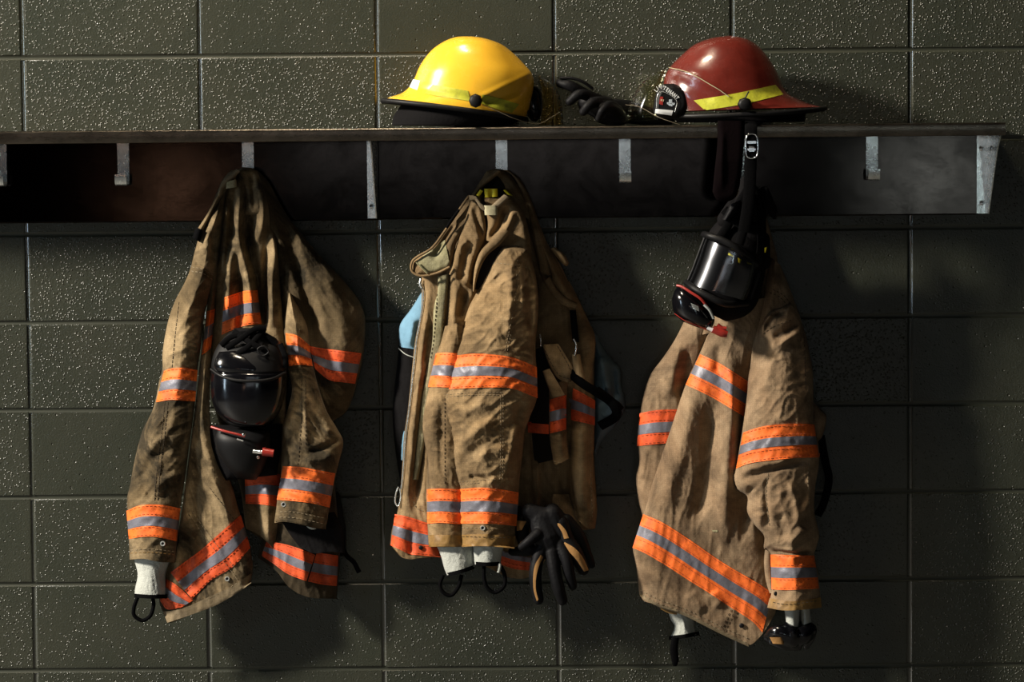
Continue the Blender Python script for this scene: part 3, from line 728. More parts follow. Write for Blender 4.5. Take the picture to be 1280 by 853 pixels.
patch('back_panel', [(296, 213), (285, 226), (279, 250), (273, 300), (268, 350), (264, 400), (262, 440), (266, 500), (284, 560), (300, 610), (307, 661)],
      [(318, 212), (329, 228), (341, 262), (350, 310), (356, 370), (360, 440), (358, 520), (353, 600), (352, 692)], MC, c1,
      d0=[(212, .055), (260, .06), (400, .062), (560, .05), (692, .045)], T=.030, r=18, back=.02, bot=[(307, 661), (322, 668), (336, 680), (343, 687), (352, 692)],
      folds=[([(300, 213), (299, 247), (297, 290), (303, 320), (312, 360), (316, 410)], .020, 6.5), ([(318, 219), (328, 250), (328, 280), (320, 305)], .018, 6), ([(283, 243), (281, 290), (276, 350)], .014, 4.5),
             ([(296, 300), (288, 330), (284, 400)], .014, 5), ([(291, 240), (290, 300)], -.014, 4), ([(310, 250), (311, 300), (322, 350), (330, 410)], -.016, 4.5), ([(340, 285), (343, 310), (340, 350), (341, 410)], .020, 5),
             ([(346, 300), (349, 410)], .012, 4), ([(333, 300), (331, 370), (332, 420)], -.012, 4), ([(301, 340), (300, 420)], -.010, 4), ([(334, 600), (336, 680)], .012, 8), ([(320, 610), (316, 670)], -.006, 7)],
      wr=[(.0022, 6, 30, 88, 2.5)], key='c1back')
band([(280, 372), (292, 368), (305, 364), (322, 363)], [(277, 419), (292, 412), (308, 407), (327, 405)], 'c1back', c1)
band([(306, 596), (328, 592), (350, 593)], [(307, 630), (328, 631), (347, 634)], 'c1back', c1, True)
patch('front_panel', [(276, 232), (268, 290), (262, 350), (257, 400), (251, 445), (245, 500), (235, 580), (224, 660), (206, 722), (200, 751), (206, 768)],
      [(284, 240), (276, 300), (270, 370), (266, 420), (262, 500), (266, 545), (274, 572), (289, 605), (300, 643), (309, 671), (316, 705), (314, 728)], MC, c1,
      d0=[(230, .055), (400, .075), (560, .08), (780, .07)], T=.035, r=16, back=.02, bot=[(205, 768), (212, 779), (240, 768), (270, 756), (296, 742), (314, 728)],
      folds=[([(256, 440), (255, 520), (268, 600), (296, 690)], .010, 9), ([(258, 390), (252, 480)], .005, 4), ([(240, 560), (245, 650), (262, 720)], -.012, 9), ([(228, 660), (238, 745)], -.010, 7), ([(236, 642), (246, 668)], .006, 5)],
      wr=[(.0035, 9, 40, 75, 5), (.0016, 5, 9, 20, 6)], key='c1front')
band([(259, 389), (264, 388), (269, 386)], [(252, 444), (257, 441), (264, 435)], 'c1front', c1)
band([(213, 716), (232, 702), (251, 688), (277, 665), (301, 644)], [(240, 749), (252, 737), (266, 724), (291, 709), (313, 685)], 'c1front', c1, True)
band([(206, 723), (222, 733), (241, 751)], [(200, 751), (209, 762), (226, 760)], 'c1front', c1, True, .33, .62)
drape('hem_binding', [(204, 765), (228, 761), (262, 746), (292, 732), (314, 717)], [(209, 779), (240, 768.5), (270, 757), (296, 742), (314, 729)], 'c1front', M['hem'], c1, .003)
for ln in ([(236, 642), (262, 680), (292, 718), (297, 729)], [(240, 640), (268, 678), (298, 716)], [(252, 753), (275, 742), (297, 729)]): stitch(ln, 'c1front', c1, M['thread_light'], .003)
stitch([(262, 610), (285, 640), (309, 672)], 'c1front', c1)
eyelet(284, 724, 'c1front', c1)
# right sleeve (the wearer's left)
patch('sleeve', [(361, 366), (357, 400), (357, 430), (360, 460), (365, 487), (360, 510), (354, 530), (352, 560), (351, 594), (347, 622), (343, 654)],
      [(364, 368), (383, 405), (387, 432), (392, 460), (400, 490), (409, 515), (421, 535), (429, 552), (425, 572), (420, 592), (414, 622), (407, 660)], MC, c1,
      d0=[(366, .10), (450, .105), (560, .115), (660, .11)], T=.045, back=.035, roundtop=1.2,
      folds=[([(378, 490), (382, 530), (384, 560)], .008, 4), ([(384, 566), (405, 560), (427, 548)], -.008, 4), ([(380, 574), (402, 575), (420, 566)], .008, 5), ([(400, 505), (415, 545)], .006, 6), ([(366, 490), (364, 560)], .006, 8)],
      wr=[(.0055, 11, 26, 35, 7), (.002, 5, 12, 100, 8)], bot=[(343, 654), (355, 652.5), (372, 655), (390, 660), (407, 662)], key='c1sr', step=1.5)
band([(357, 416.5), (372, 420), (387, 432)], [(361, 458), (376, 456), (391, 458)], 'c1sr', c1)
band([(353.5, 583), (375, 584), (397, 588), (419, 592)], [(346, 625), (370, 627), (392, 630), (412, 635)], 'c1sr', c1)
drape('leather_cuff', [(345, 638), (370, 639), (392, 644), (410, 648)], [(343, 652), (358, 651.5), (372, 654), (392, 660), (407, 661)], 'c1sr', M['canvas1'], c1, .002)
for ln in ([(345, 640), (370, 641), (410, 649)], [(344, 647), (370, 648), (408, 656)]): stitch(ln, 'c1sr', c1, M['thread_light'], .0045)
for ln in ([(377, 470), (377, 520), (374, 560), (372, 582)], [(382, 470), (382, 520), (382, 560)]): stitch(ln, 'c1sr', c1, None)
eyelet(354.5, 631, 'c1sr', c1)
patch('wristlet', [(378, 650), (381, 660)], [(400, 650), (397, 663)], M['knit'], c1, d0=.095, T=.028, key='c1wr2', roundbot=1, bot=[(381, 660), (388, 665), (397, 664)])
# left sleeve (the wearer's right)
patch('sleeve', [(276, 236), (266, 256), (252, 286), (244, 312), (238, 336), (230, 355), (219, 376), (210, 402), (203.5, 438), (203, 462), (199, 476), (195, 498), (189, 517), (178, 539), (168, 577), (163, 605), (159, 622), (159, 645), (161, 675), (162, 700)],
      [(282, 240), (281, 262), (277, 300), (270, 340), (262, 370), (255, 397), (251, 434), (247, 462), (244, 500), (242, 519), (236, 562), (231, 600), (226, 631), (222, 675), (219, 703)], MC, c1,
      d0=[(236, .065), (300, .075), (450, .085), (700, .10)], T=.055, back=.04, roundtop=1,
      folds=[([(272, 262), (262, 290), (248, 322)], .009, 6), ([(266, 280), (268, 330)], -.010, 5), ([(240, 330), (252, 334), (268, 345)], -.006, 3), ([(238, 340), (252, 345), (266, 354)], .006, 4), ([(245, 350), (235, 400), (232, 450)], .006, 9),
             ([(222, 520), (206, 545), (178, 570)], .008, 6), ([(230, 540), (212, 552)], .008, 5), ([(214, 560), (190, 575), (172, 610)], -.007, 6), ([(226, 590), (208, 600), (190, 612)], .007, 5), ([(200, 520), (186, 560)], .007, 7), ([(175, 600), (190, 620), (215, 622)], -.006, 5)],
      wr=[(.005, 12, 28, -40, 11), (.0022, 5, 12, 20, 12)], bot=[(162, 700), (180, 699), (200, 703), (219, 703.5)], key='c1sl', step=1.5)
band([(205, 464), (213, 461), (228, 460), (247, 463)], [(195, 503), (213, 500), (228, 501), (244, 502)], 'c1sl', c1)
band([(158, 639), (172, 633), (187, 631), (206, 632), (225.5, 636)], [(161, 674), (178, 671.5), (195, 671.5), (221, 677)], 'c1sl', c1)
for ln in ([(224, 378), (219, 420), (215, 461)], [(210, 503), (206, 545), (200, 590), (197, 630)], [(206, 503), (202, 545), (196, 590), (193, 630)]): stitch(ln, 'c1sl', c1, None, .001, 4, 1.2, 1.2)
stitch([(163, 688), (190, 687), (220, 690)], 'c1sl', c1, M['thread_light']); stitch([(163, 692), (190, 691), (220, 694)], 'c1sl', c1, M['cuff'])
stitch([(240, 334), (254, 337), (268, 345)], 'c1sl', c1, M['thread_light']); stitch([(239, 339), (254, 342), (266, 350)], 'c1sl', c1, M['thread_light'])
eyelet(203.5, 680, 'c1sl', c1)
wristlet([(167, 698), (172, 718), (169, 735), (168, 746)], [(213, 700), (207, 718), (208, 735), (209, 747)], c1, .095, .035,
         [(172, 747, .115), (167.5, 760, .115), (168, 770, .113), (178, 776, .11), (188, 770, .108), (192, 757, .105), (191, 748, .105)], 'c1w1')
# collar gathered at the hook, its strap and label
patch('collar', [(289, 213), (280, 222), (273, 236), (262, 262), (247, 286)], [(297, 214), (293, 228), (282, 240), (270, 258), (254, 288)], MC, c1, d0=[(212, .09), (290, .10)], T=.018, folds=[([(276, 235), (258, 272)], .005, 3)], wr=[(.002, 4, 12, 120, 3)], key='c1col')
patch('collar_edge', [(296, 211), (285, 219), (276, 230), (272, 243)], [(300, 215), (291, 224), (280, 234), (275, 247)], M['hem'], c1, d0=.112, T=.006, key='c1ce')
patch('collar_strap', [(245, 284), (240.5, 297)], [(254, 288), (250, 303)], M['web'], c1, d0=.12, T=.008, key='c1cs')
patch('size_label', [(283, 228), (282.5, 236)], [(295, 224), (296, 234)], M['velcro'], c1, d0=.115, T=.006, key='c1lb')
patch('yoke_fold', [(297, 213), (304, 240), (305, 268)], [(322, 214), (330, 240), (331, 270)], MC, c1, d0=[(210, .075), (270, .088)], T=.018, roundtop=1.2, roundbot=.8, top=[(297, 213), (303, 209.5), (314, 210), (322, 214)],
      folds=[([(313, 212), (318, 262)], -.008, 3)], wr=[(.0015, 5, 20, 85, 4)], key='c1yk')

# breathing mask hanging in front of the left coat
m1 = thing('breathing_mask', 'black breathing mask with smoked lens hanging on the front of the left coat', 'mask', P1(308, 430, .16))
loft('mask_skirt', [(287, 415, 330, 414, .135, .012), (272, 432, 350, 428, .14, .03), (265, 450, 356, 448, .145, .045), (264, 466, 357, 466, .15, .05)], M['rubber'], m1, nseg=44, sub=4, key='m1a')
loft('faceplate', [(264.5, 464, 357, 466, .15, .053), (263.5, 485, 356.5, 488, .15, .056), (267, 508, 351, 512, .15, .054), (280, 526, 338, 530, .15, .040), (292, 533, 326, 535, .15, .020)], M['gloss'], m1, nseg=60, sub=6, key='m1b')
tube('lens_rim', [(264, 462, .165), (276, 470, .192), (295, 475.5, .206), (318, 476.5, .208), (340, 474, .196), (357, 466, .165)], .0035, M['rubber'], m1, n=60)
loft('glossy_brow', [(274, 440, 300, 438, .168, .01), (269, 450, 318, 447, .172, .02), (268, 459, 334, 461, .176, .024), (274, 467, 335, 472, .176, .02)], M['gloss'], m1, nseg=36, sub=5)
loft('regulator', [(272, 536, 336, 538, .15, .02), (269, 548, 339, 550, .15, .036), (272, 565, 336, 568, .145, .038), (285, 585, 328, 588, .14, .03), (296, 598, 320, 600, .13, .01)], M['rubber'], m1, nseg=40, sub=4)
tube('red_seal', [(264, 534, .176), (280, 539, .192), (296, 543, .197), (306, 546, .196)], .0028, M['redpl'], m1, n=40)
disc('button', 304.5, 543.5, .203, .004, .004, .003, M['chrome'], m1)
tube('button_pin', [(296, 549, .196), (304, 551.5, .196)], .0018, M['galv'], m1)
tube('knob_stem', [(316, 564.5, .19), (330, 566, .19)], .0045, M['galv'], m1); tube('knob_cap', [(328, 565, .19), (342, 567, .19)], [.0095, .0085], M['redpl'], m1, n=4)
tube('knob_lug', [(330, 560, .19), (331, 563, .19)], .004, M['redpl'], m1); disc('valve_ball', 322.5, 572, .192, .004, .004, .004, M['chrome'], m1)
for pts in ([(276, 432, .165), (290, 421, .165), (310, 417, .168), (330, 420, .165), (346, 430, .16)], [(283, 436, .17), (300, 424, .178), (318, 412, .175), (333, 410, .17)], [(292, 414, .16), (312, 428, .18), (335, 440, .18)],
            [(330, 412, .165), (312, 432, .182), (292, 446, .18)], [(350, 430, .16), (356, 445, .165), (357, 460, .165)]):
    tube('harness_strap', pts, .0065, M['web'], m1, flat=.35, n=40)
tube('harness_buckle', [(322, 437, .188), (330, 433, .188), (336, 440, .188), (328, 445, .188)], .002, M['rubber'], m1, closed=True)
blob('harness_net', [([(296, 416, .155), (318, 420, .16), (340, 428, .15)], [.012, .018, .014], .7), ([(300, 440, .16), (330, 440, .16)], [.02, .02], .7)], M['black_cloth'], m1, voxel=.004)
patch('regulator_shade', [(262, 532), (265, 570), (282, 601)], [(353, 530), (351, 562), (346, 594)], M['black_cloth'], m1, d0=.105, T=.02, roundbot=1)  # black sheet standing in for the deep shade around the regulator
# strap end hanging behind the hem at the right
cs = thing('coat_strap', 'black cloth pouch and thin strap hanging below right cuff of the left coat', 'strap', P1(418, 690, .04))
tube('strap_web', [(414, 650, .035), (424, 672, .04), (432, 693, .04), (442, 703, .038), (449, 716, .035)], .0055, M['web'], cs, flat=.3, n=50)
blob('strap_pad', [([(420, 620, .02), (424, 660, .022), (426, 690, .022)], [.010, .016, .012], .6)], M['black_cloth'], cs, voxel=.003)
patch('black_pouch', [(352, 652), (362, 668), (374, 684)], [(418, 640), (428, 662), (431, 692)], M['black_cloth'], cs, d0=.100, T=.012, bot=[(374, 684), (392, 692), (412, 690), (431, 692)], wr=[(.003, 7, 20, 60, 3)], key='c1bp')

# ------------------------------------------------------------------ the middle coat
jk = thing('blue_jacket', 'pale blue jacket with black lower part showing behind the middle firefighter coat', 'jacket', P1(630, 300, .02))
patch('shoulder', [(530, 362), (526, 367), (514, 386), (501, 404), (498.5, 419), (500, 434)], [(560, 362), (560, 400), (560, 443)], M['denim'], jk, d0=.04, T=.035, r=22, folds=[([(518, 395), (512, 435)], .008, 5), ([(524, 400), (518, 438)], -.008, 4)], wr=[(.003, 6, 30, 70, 3)], key='jk1')
patch('lower_panel', [(499, 432), (496, 460), (491, 515), (494, 560), (500, 600)], [(545, 440), (540, 520), (540, 600)], M['black_cloth'], jk, d0=.035, T=.035, r=25, wr=[(.004, 8, 40, 80, 3)], key='jk2')
tube('piping', [(498, 435.5, .052), (507, 443, .066), (517, 447, .07)], .0012, M['knit'], jk)
patch('side_strip', [(508, 515), (502, 545), (501, 575)], [(520, 515), (516, 545), (512, 580)], M['denim'], jk, d0=.058, T=.012, key='jk3')
patch('right_sleeve', [(735, 410), (740, 440), (740, 500), (742, 560)], [(747, 420), (755, 436), (766, 450), (775, 461), (777, 481), (782, 508), (771, 530), (752, 552), (745, 570)], M['bluegrey'], jk, d0=.03, T=.03, r=16,
      folds=[([(752, 445), (757, 480), (763, 495)], .016, 6), ([(766, 458), (770, 500)], -.010, 4), ([(752, 470), (750, 510)], -.006, 5)], wr=[(.004, 7, 22, 70, 5)], key='jk4')

c2 = thing('turnout_coat', 'tan firefighter coat with both sleeves in front and yellow neck label, hung in middle', 'coat', P1(627, 228, .04), 'firefighter coats hung from the shelf')
MC = M['canvas2']
# body behind the sleeves
patch('body', [(600, 226), (585, 262), (560, 330), (545, 420), (520, 560), (505, 640), (492, 668), (489, 684)], [(655, 236), (682, 300), (705, 340), (728, 400), (742, 460), (742, 560), (746, 630), (744, 660)], MC, c2,
      d0=[(226, .03), (400, .04), (700, .035)], T=.035, r=30, back=.02, bot=[(489, 684), (508, 699), (551, 697), (600, 706), (640, 723), (671, 716), (700, 672), (744, 661)],
      folds=[([(690, 420), (692, 600)], -.012, 8), ([(722, 420), (728, 640)], .012, 9), ([(705, 540), (706, 650)], -.012, 7), ([(671, 520), (672, 640)], .010, 5)], wr=[(.005, 14, 60, 85, 7)], key='c2body')
band([(625, 688), (645, 694), (671, 699)], [(626, 706), (645, 712), (671, 714)], 'c2body', c2, True, .0, .38)
patch('side_panel', [(700, 350), (712, 400), (712, 470), (711, 540), (712, 600), (722, 650)], [(712, 352), (724, 376), (736, 402), (744, 422), (743, 460), (743, 530), (742, 600), (746.5, 632), (744, 657)], MC, c2, d0=.062, T=.022, r=12,
      bot=[(722, 650), (733, 660), (744, 661)], folds=[([(726, 520), (728, 640)], .008, 7), ([(738, 540), (739, 640)], -.004, 3)], wr=[(.003, 8, 40, 86, 8)], key='c2side')
band([(711, 483), (727, 491), (744, 501)], [(712, 525), (727, 528), (743.5, 532)], 'c2side', c2, True)
for ln in ([(739, 535), (739, 600), (741, 650)],): stitch(ln, 'c2side', c2, M['thread_light'])
patch('rear_flap', [(689, 640), (688, 628), (690, 618)][::-1], [(712, 618), (716, 634), (722, 652)], MC, c2, d0=.072, T=.014, bot=[(689, 640), (700, 653), (722, 651)], wr=[(.002, 6, 20, 60, 3)], key='c2rf')
patch('inner_strip', [(660, 530), (663, 580), (666, 640)], [(673, 530), (674, 580), (677, 642)], MC, c2, d0=.07, T=.014, key='c2is')
drape('reflective_band', [(659, 528), (674, 527)], [(660, 541), (674, 541)], 'c2is', M['orange_dim'], c2, .002)
# front pocket panel on the right
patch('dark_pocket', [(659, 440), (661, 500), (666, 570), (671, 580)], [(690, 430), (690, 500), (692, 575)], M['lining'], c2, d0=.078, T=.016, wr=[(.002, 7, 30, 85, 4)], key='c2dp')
patch('pocket_panel', [(686, 482), (686, 520), (687, 548), (691, 574)], [(710, 474), (708, 510), (709, 545), (712, 573)], MC, c2, d0=.088, T=.022, bot=[(691, 574), (694, 581), (703, 578), (712, 573)], folds=[([(700, 500), (702, 570)], .005, 5)], wr=[(.002, 6, 25, 85, 6)], key='c2pp')
band([(687, 500), (697, 497), (708, 494)], [(687, 542), (697, 540), (708, 537)], 'c2pp', c2, True)
stitch([(692, 577), (700, 579), (711, 574)], 'c2pp', c2, M['thread_light'])
drape('reflective_band', [(661, 529), (686, 531)], [(660, 541), (686, 543)], 'c2dp', M['orange_dim'], c2, .001)
fl_ = patch('pocket_flap', [(678, 431), (682, 445), (688, 460), (696, 472), (704, 477)], [(698, 430), (708, 446), (717, 463), (714, 477)], MC, c2, d0=.112, T=.010, bot=[(704, 477), (709, 478), (714, 477)], wr=[(.002, 7, 20, 60, 2)], key='c2fl')
stitch([(681, 438), (690, 456), (700, 470), (712, 474)], 'c2fl', c2); stitch([(697, 433), (707, 450), (714, 464)], 'c2fl', c2)
patch('flap_strap', [(715, 443), (716, 454), (717, 466)], [(725, 443), (728, 458), (732, 475)], MC, c2, d0=.112, T=.008, key='c2fs')
patch('flap_strap', [(678, 464), (684, 482), (690, 498)], [(687, 461), (697, 478), (706, 494)], M['canvas2'], c2, d0=.116, T=.009, wr=[(.002, 5, 14, 60, 2)], key='c2fs2')
tube('snap_hook', [(717, 424, .118), (720, 430, .12), (720, 438, .12), (718, 445, .12)], .0016, M['galv'], c2)
tube('snap_hook', [(675, 418, .118), (676, 426, .12), (676, 433, .12)], .0016, M['galv'], c2)
patch('radio_strap', [(712, 388), (714, 410), (716, 428)], [(720, 388), (722, 410), (724, 428)], M['web'], c2, d0=.100, T=.005, key='c2rs')
tube('black_strap', [(708, 462, .115), (726, 478, .115), (748, 492, .10), (768, 505, .08), (776, 513, .07)], .010, M['web'], c2, flat=.3, n=50)
tube('black_strap', [(745, 488, .085), (766, 505, .085), (770, 520, .075), (750, 533, .06)], .011, M['web'], c2, flat=.3, n=50)
# shoulder on the right
patch('shoulder_yoke', [(640, 219), (650, 250), (665, 300), (676, 345), (690, 366), (703, 380)], [(655, 236), (670, 268), (684, 305), (694, 322), (708, 350), (724, 377), (737, 404)], MC, c2, d0=[(219, .05), (300, .065), (400, .078)], T=.024, r=12,
      folds=[([(655, 250), (672, 310), (690, 350)], -.012, 4), ([(664, 255), (684, 320), (712, 375)], .010, 4)], wr=[(.002, 5, 40, 65, 2)], key='c2yk')
patch('yoke_edge', [(680, 352), (690, 368), (703, 381), (719, 386)], [(688, 345), (697, 362), (709, 373), (722, 379)], MC, c2, d0=.098, T=.010, key='c2ye'); stitch([(682, 353), (692, 368), (704, 379), (719, 384)], 'c2ye', c2, M['thread_light'])
patch('shoulder_tab', [(688, 311), (696, 322), (704, 331)], [(694, 309), (705, 318), (711, 328)], MC, c2, d0=.085, T=.010, roundbot=1, bot=[(704, 331), (709, 333), (711, 328)], key='c2tab')
# open left front with the zip and the loop tape
patch('left_front', [(527, 345), (527, 361), (526, 390), (519, 425), (515, 462), (510, 510), (505, 545), (503, 580), (500, 616), (496, 642), (490, 660), (487.5, 680)],
      [(575, 320), (572, 360), (566, 400), (560, 442), (553, 500), (548, 560), (546, 620), (548, 660), (552, 696)], MC, c2, d0=[(345, .075), (500, .08), (700, .07)], T=.035, r=14, back=.015,
      bot=[(487.5, 680), (498, 692), (510, 699), (530, 697), (552, 696)], folds=[([(534, 362), (529, 430), (518, 520), (510, 600), (503, 640)], .010, 5), ([(541, 440), (530, 520), (522, 600), (520, 640)], -.016, 5), ([(514, 660), (513, 697)], -.010, 4), ([(538, 400), (531, 460)], -.007, 4)],
      wr=[(.0035, 8, 40, 82, 5), (.0015, 4, 12, 70, 5)], key='c2lf')
patch('inner_lapel', [(561, 342), (560, 380), (557, 420), (555, 450), (550, 500)], [(597, 360), (590, 385), (578, 415), (572, 440), (566, 490)], MC, c2, d0=.105, T=.016, r=10, folds=[([(572, 350), (568, 400), (565, 440)], .010, 6), ([(582, 360), (574, 400)], -.012, 5)], wr=[(.003, 7, 25, 80, 3)], key='c2il')
patch('loop_tape', [(547, 346), (547, 365), (542, 387), (540.5, 425), (536, 450), (527, 500), (520, 560), (516, 600)], [(561, 342), (560, 362), (557, 387), (554, 420), (551, 450), (541, 500), (530, 560), (523, 600)], M['velcro'], c2, d0=[(340, .112), (450, .113), (600, .104)], T=.008, r=4, back=.004,
      folds=[], wr=[(.002, 6, 14, 80, 3)], key='c2lt')
stitch([(548, 352), (545, 387), (542, 425), (538, 450)], 'c2lt', c2); stitch([(558, 352), (555, 387), (553, 425), (548, 450)], 'c2lt', c2)
band([(545, 442), (556, 441), (568, 442)], [(535, 484), (546, 484), (556, 485)], ['c2lt', 'c2lf', 'c2il'], c2)
zp = []
for a, b in zip(resample([(526, 352), (529, 365), (528, 385), (521, 424), (517, 462), (512, 508), (507, 545), (505, 575), (503, 600), (501, 615)], 80)[:-1], resample([(526, 352), (529, 365), (528, 385), (521, 424), (517, 462), (512, 508), (507, 545), (505, 575), (503, 600), (501, 615)], 80)[1:]): zp.append(tuple(a))
tube('zipper', [(x, y, (hit(['c2lf'], x+2, y, .09))+.002) for x, y in zp], [.0014+.0006*(i % 2) for i in range(len(zp))], M['galv'], c2, n=160, nseg=6)
tube('zipper_pull', [(498, 609, .10), (495, 617, .10), (494, 628, .10), (498, 633, .10), (501, 622, .10), (500, 611, .10)], .0016, M['galv'], c2, n=40)
tube('zipper_top', [(526, 349, .10), (525, 355, .102), (527, 360, .102)], .0028, M['galv'], c2)
band([(493.5, 643), (504, 645), (516, 648), (534, 654), (548, 656)], [(488, 682), (499, 687), (512, 693), (530, 695), (551, 697)], 'c2lf', c2, True)
disc('snap', 526, 685, hit(['c2lf'], 526, 685)+.004, .005, .005, .002, M['rubber'], c2)
stitch([(517, 606), (517, 625), (521, 636), (532, 640)], 'c2lf', c2, M['thread_light'])
# turned-out collar on the left
patch('storm_collar', [(586, 246), (576, 260), (555, 289), (539, 310), (521, 322), (514, 327), (514, 340)], [(600, 258), (588, 280), (572, 301), (567, 322), (563, 335), (545, 342), (527, 346)], MC, c2, d0=[(246, .085), (300, .105), (346, .115)], T=.016, r=7,
      folds=[([(570, 275), (552, 305), (540, 325)], -.010, 5)], wr=[(.0025, 5, 22, 130, 3)], key='c2sc')
drape('soiled_facing', [(520, 328), (530, 319), (542, 311), (556, 300)], [(532, 341), (543, 340), (554, 337), (562, 330)], 'c2sc', M['velcro'], c2, .002)
tube('collar_piping', [(586, 245, .110), (575, 261, .115), (556, 289, .122), (540, 310, .128), (522, 321, .13), (515, 328, .13), (515, 339, .13), (526, 345, .132), (545, 342, .134), (562, 334, .134)], .0028, M['canvas2'], c2, n=100)
tube('collar_piping', [(520, 328, .136), (527, 335, .137), (534, 342, .137)], .0015, M['velcro'], c2)
tube('collar_zip', [(574, 262, .126), (566, 273, .128), (558, 285, .128)], .0032, M['web'], c2)
# hood shaped top with the neck opening
patch('collar_back', [(608, 214), (600, 227), (588, 246), (580, 262)], [(632, 213), (645, 226), (660, 250), (672, 275)], MC, c2, d0=[(212, .06), (280, .07)], T=.02, r=10, top=[(608, 214), (619, 211), (632, 213)], roundtop=1, wr=[(.0015, 5, 20, 60, 3)], key='c2cb')
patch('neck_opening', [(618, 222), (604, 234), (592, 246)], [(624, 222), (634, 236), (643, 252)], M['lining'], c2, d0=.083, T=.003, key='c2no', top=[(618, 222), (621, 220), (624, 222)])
patch('hood_rim', [(627, 212), (640, 219), (652, 240), (659, 262), (668, 300), (674, 340)], [(636, 213), (650, 224), (663, 248), (672, 275), (680, 306), (690, 345)], MC, c2, d0=[(212, .078), (340, .095)], T=.014, folds=[([(646, 225), (664, 270), (676, 320)], -.006, 3)], wr=[(.001, 4, 30, 70, 2)], key='c2hr')
patch('hood_rim', [(621, 212), (607, 222), (595, 236), (585, 250)], [(626, 215), (616, 224), (603, 235), (592, 248)], MC, c2, d0=.090, T=.010, key='c2hr2', wr=[(.001, 4, 30, 70, 2)])
# the collar's inside: the two lapels meeting in a V
patch('left_lapel', [(588, 246), (584, 262), (577, 285), (571, 305), (565, 324), (560, 342)], [(600, 246), (604, 262), (608, 282), (606, 300), (597, 318), (590, 340), (588, 362)], MC, c2, d0=[(246, .098), (300, .108), (360, .112)], T=.020, r=12,
      folds=[([(592, 256), (598, 280), (606, 300)], -.008, 3.5), ([(588, 300), (580, 330), (576, 355)], -.012, 6), ([(572, 312), (586, 300)], .006, 4)], wr=[(.003, 6, 18, 70, 6), (.0015, 4, 10, 10, 3)], key='c2ll')
patch('right_lapel', [(604, 247), (606, 262), (609, 280), (607, 300)], [(640, 250), (652, 262), (660, 285), (665, 318)], MC, c2, d0=[(246, .096), (320, .118)], T=.018, r=9, bot=[(607, 300), (622, 306), (645, 312), (665, 318)],
      folds=[([(634, 258), (624, 282), (610, 300)], -.014, 4), ([(643, 262), (632, 288), (616, 304)], .008, 4)], wr=[(.0025, 6, 22, 130, 6)], key='c2rl')
patch('front_edge', [(628, 286), (614, 300), (601, 314), (594, 332), (591.5, 352), (591, 364)], [(638, 290), (625, 306), (611, 318), (602, 332), (596, 350), (593, 366)], MC, c2, d0=.146, T=.010, r=4, wr=[(.001, 4, 20, 110, 3)], key='c2fe')
patch('gap_shade', [(606, 312), (598, 330), (592, 362)], [(627, 308), (616, 335), (598, 362)], M['lining'], c2, d0=.140, T=.003, key='c2dg')  # thin dark sheet standing in for the shade inside the collar opening
patch('collar_fold', [(586, 244), (596, 246), (604, 256), (612, 258), (622, 250), (630, 243)], [(587, 252), (594, 251), (602, 262), (613, 265), (625, 258), (637, 247)], M['hem'], c2, d0=.130, T=.005, r=2, key='c2cf')
patch('neck_label', [(605, 236), (606, 247)], [(622, 236), (622, 246)], M['label_y'], c2, d0=.112, T=.005, folds=[([(613.5, 234), (613.5, 249)], -.008, 2)], key='c2nl')['label'] = 'bright yellow neck label'
patch('neck_label', [(600, 237), (595, 244)], [(604, 239), (599, 246)], M['label_y'], c2, d0=.112, T=.004, key='c2nl2'); patch('neck_label', [(629, 238), (634, 243)], [(632, 237), (641, 245)], M['label_y'], c2, d0=.112, T=.004, key='c2nl3')
patch('size_label', [(605, 257), (606, 269)], [(622, 257), (622, 269)], M['label_t'], c2, d0=.134, T=.004, key='c2sl')
# rear sleeve (left of the two)
patch('sleeve', [(556, 408), (550, 430), (544, 446), (536, 484), (532, 502), (528, 532), (531, 555), (534.5, 577), (533, 607), (534, 650), (536, 684)], [(586, 400), (584, 480), (584, 560), (586, 620), (584, 684)], MC, c2, d0=[(400, .112), (680, .115)], T=.045, r=26, back=.03,
      folds=[([(552, 500), (551, 600)], -.006, 4), ([(540, 510), (538, 560)], .005, 6)], wr=[(.005, 10, 20, 60, 8), (.002, 5, 10, 10, 8)], key='c2sb', step=1.5)
band([(545, 442), (556, 441), (572, 442)], [(535, 484), (546, 484), (566, 485)], 'c2sb', c2)
band([(533.5, 612), (552, 611), (575, 612)], [(534, 655), (552, 654), (576, 656)], 'c2sb', c2)
drape('leather_cuff', [(535, 669), (555, 669), (578, 670)], [(536, 684), (555, 683.5), (578, 684)], 'c2sb', M['cuff'], c2, .002)
stitch([(556, 498), (556, 606)], 'c2sb', c2)
wristlet([(545, 681), (551, 695), (555, 710), (559, 720)], [(593, 681), (594, 695), (594, 706), (593, 710)], c2, .115, .035, [(554, 719, .13), (550, 731, .132), (554, 741, .132), (564, 744.5, .13), (573, 734, .128), (577, 719, .125)], 'c2w1')
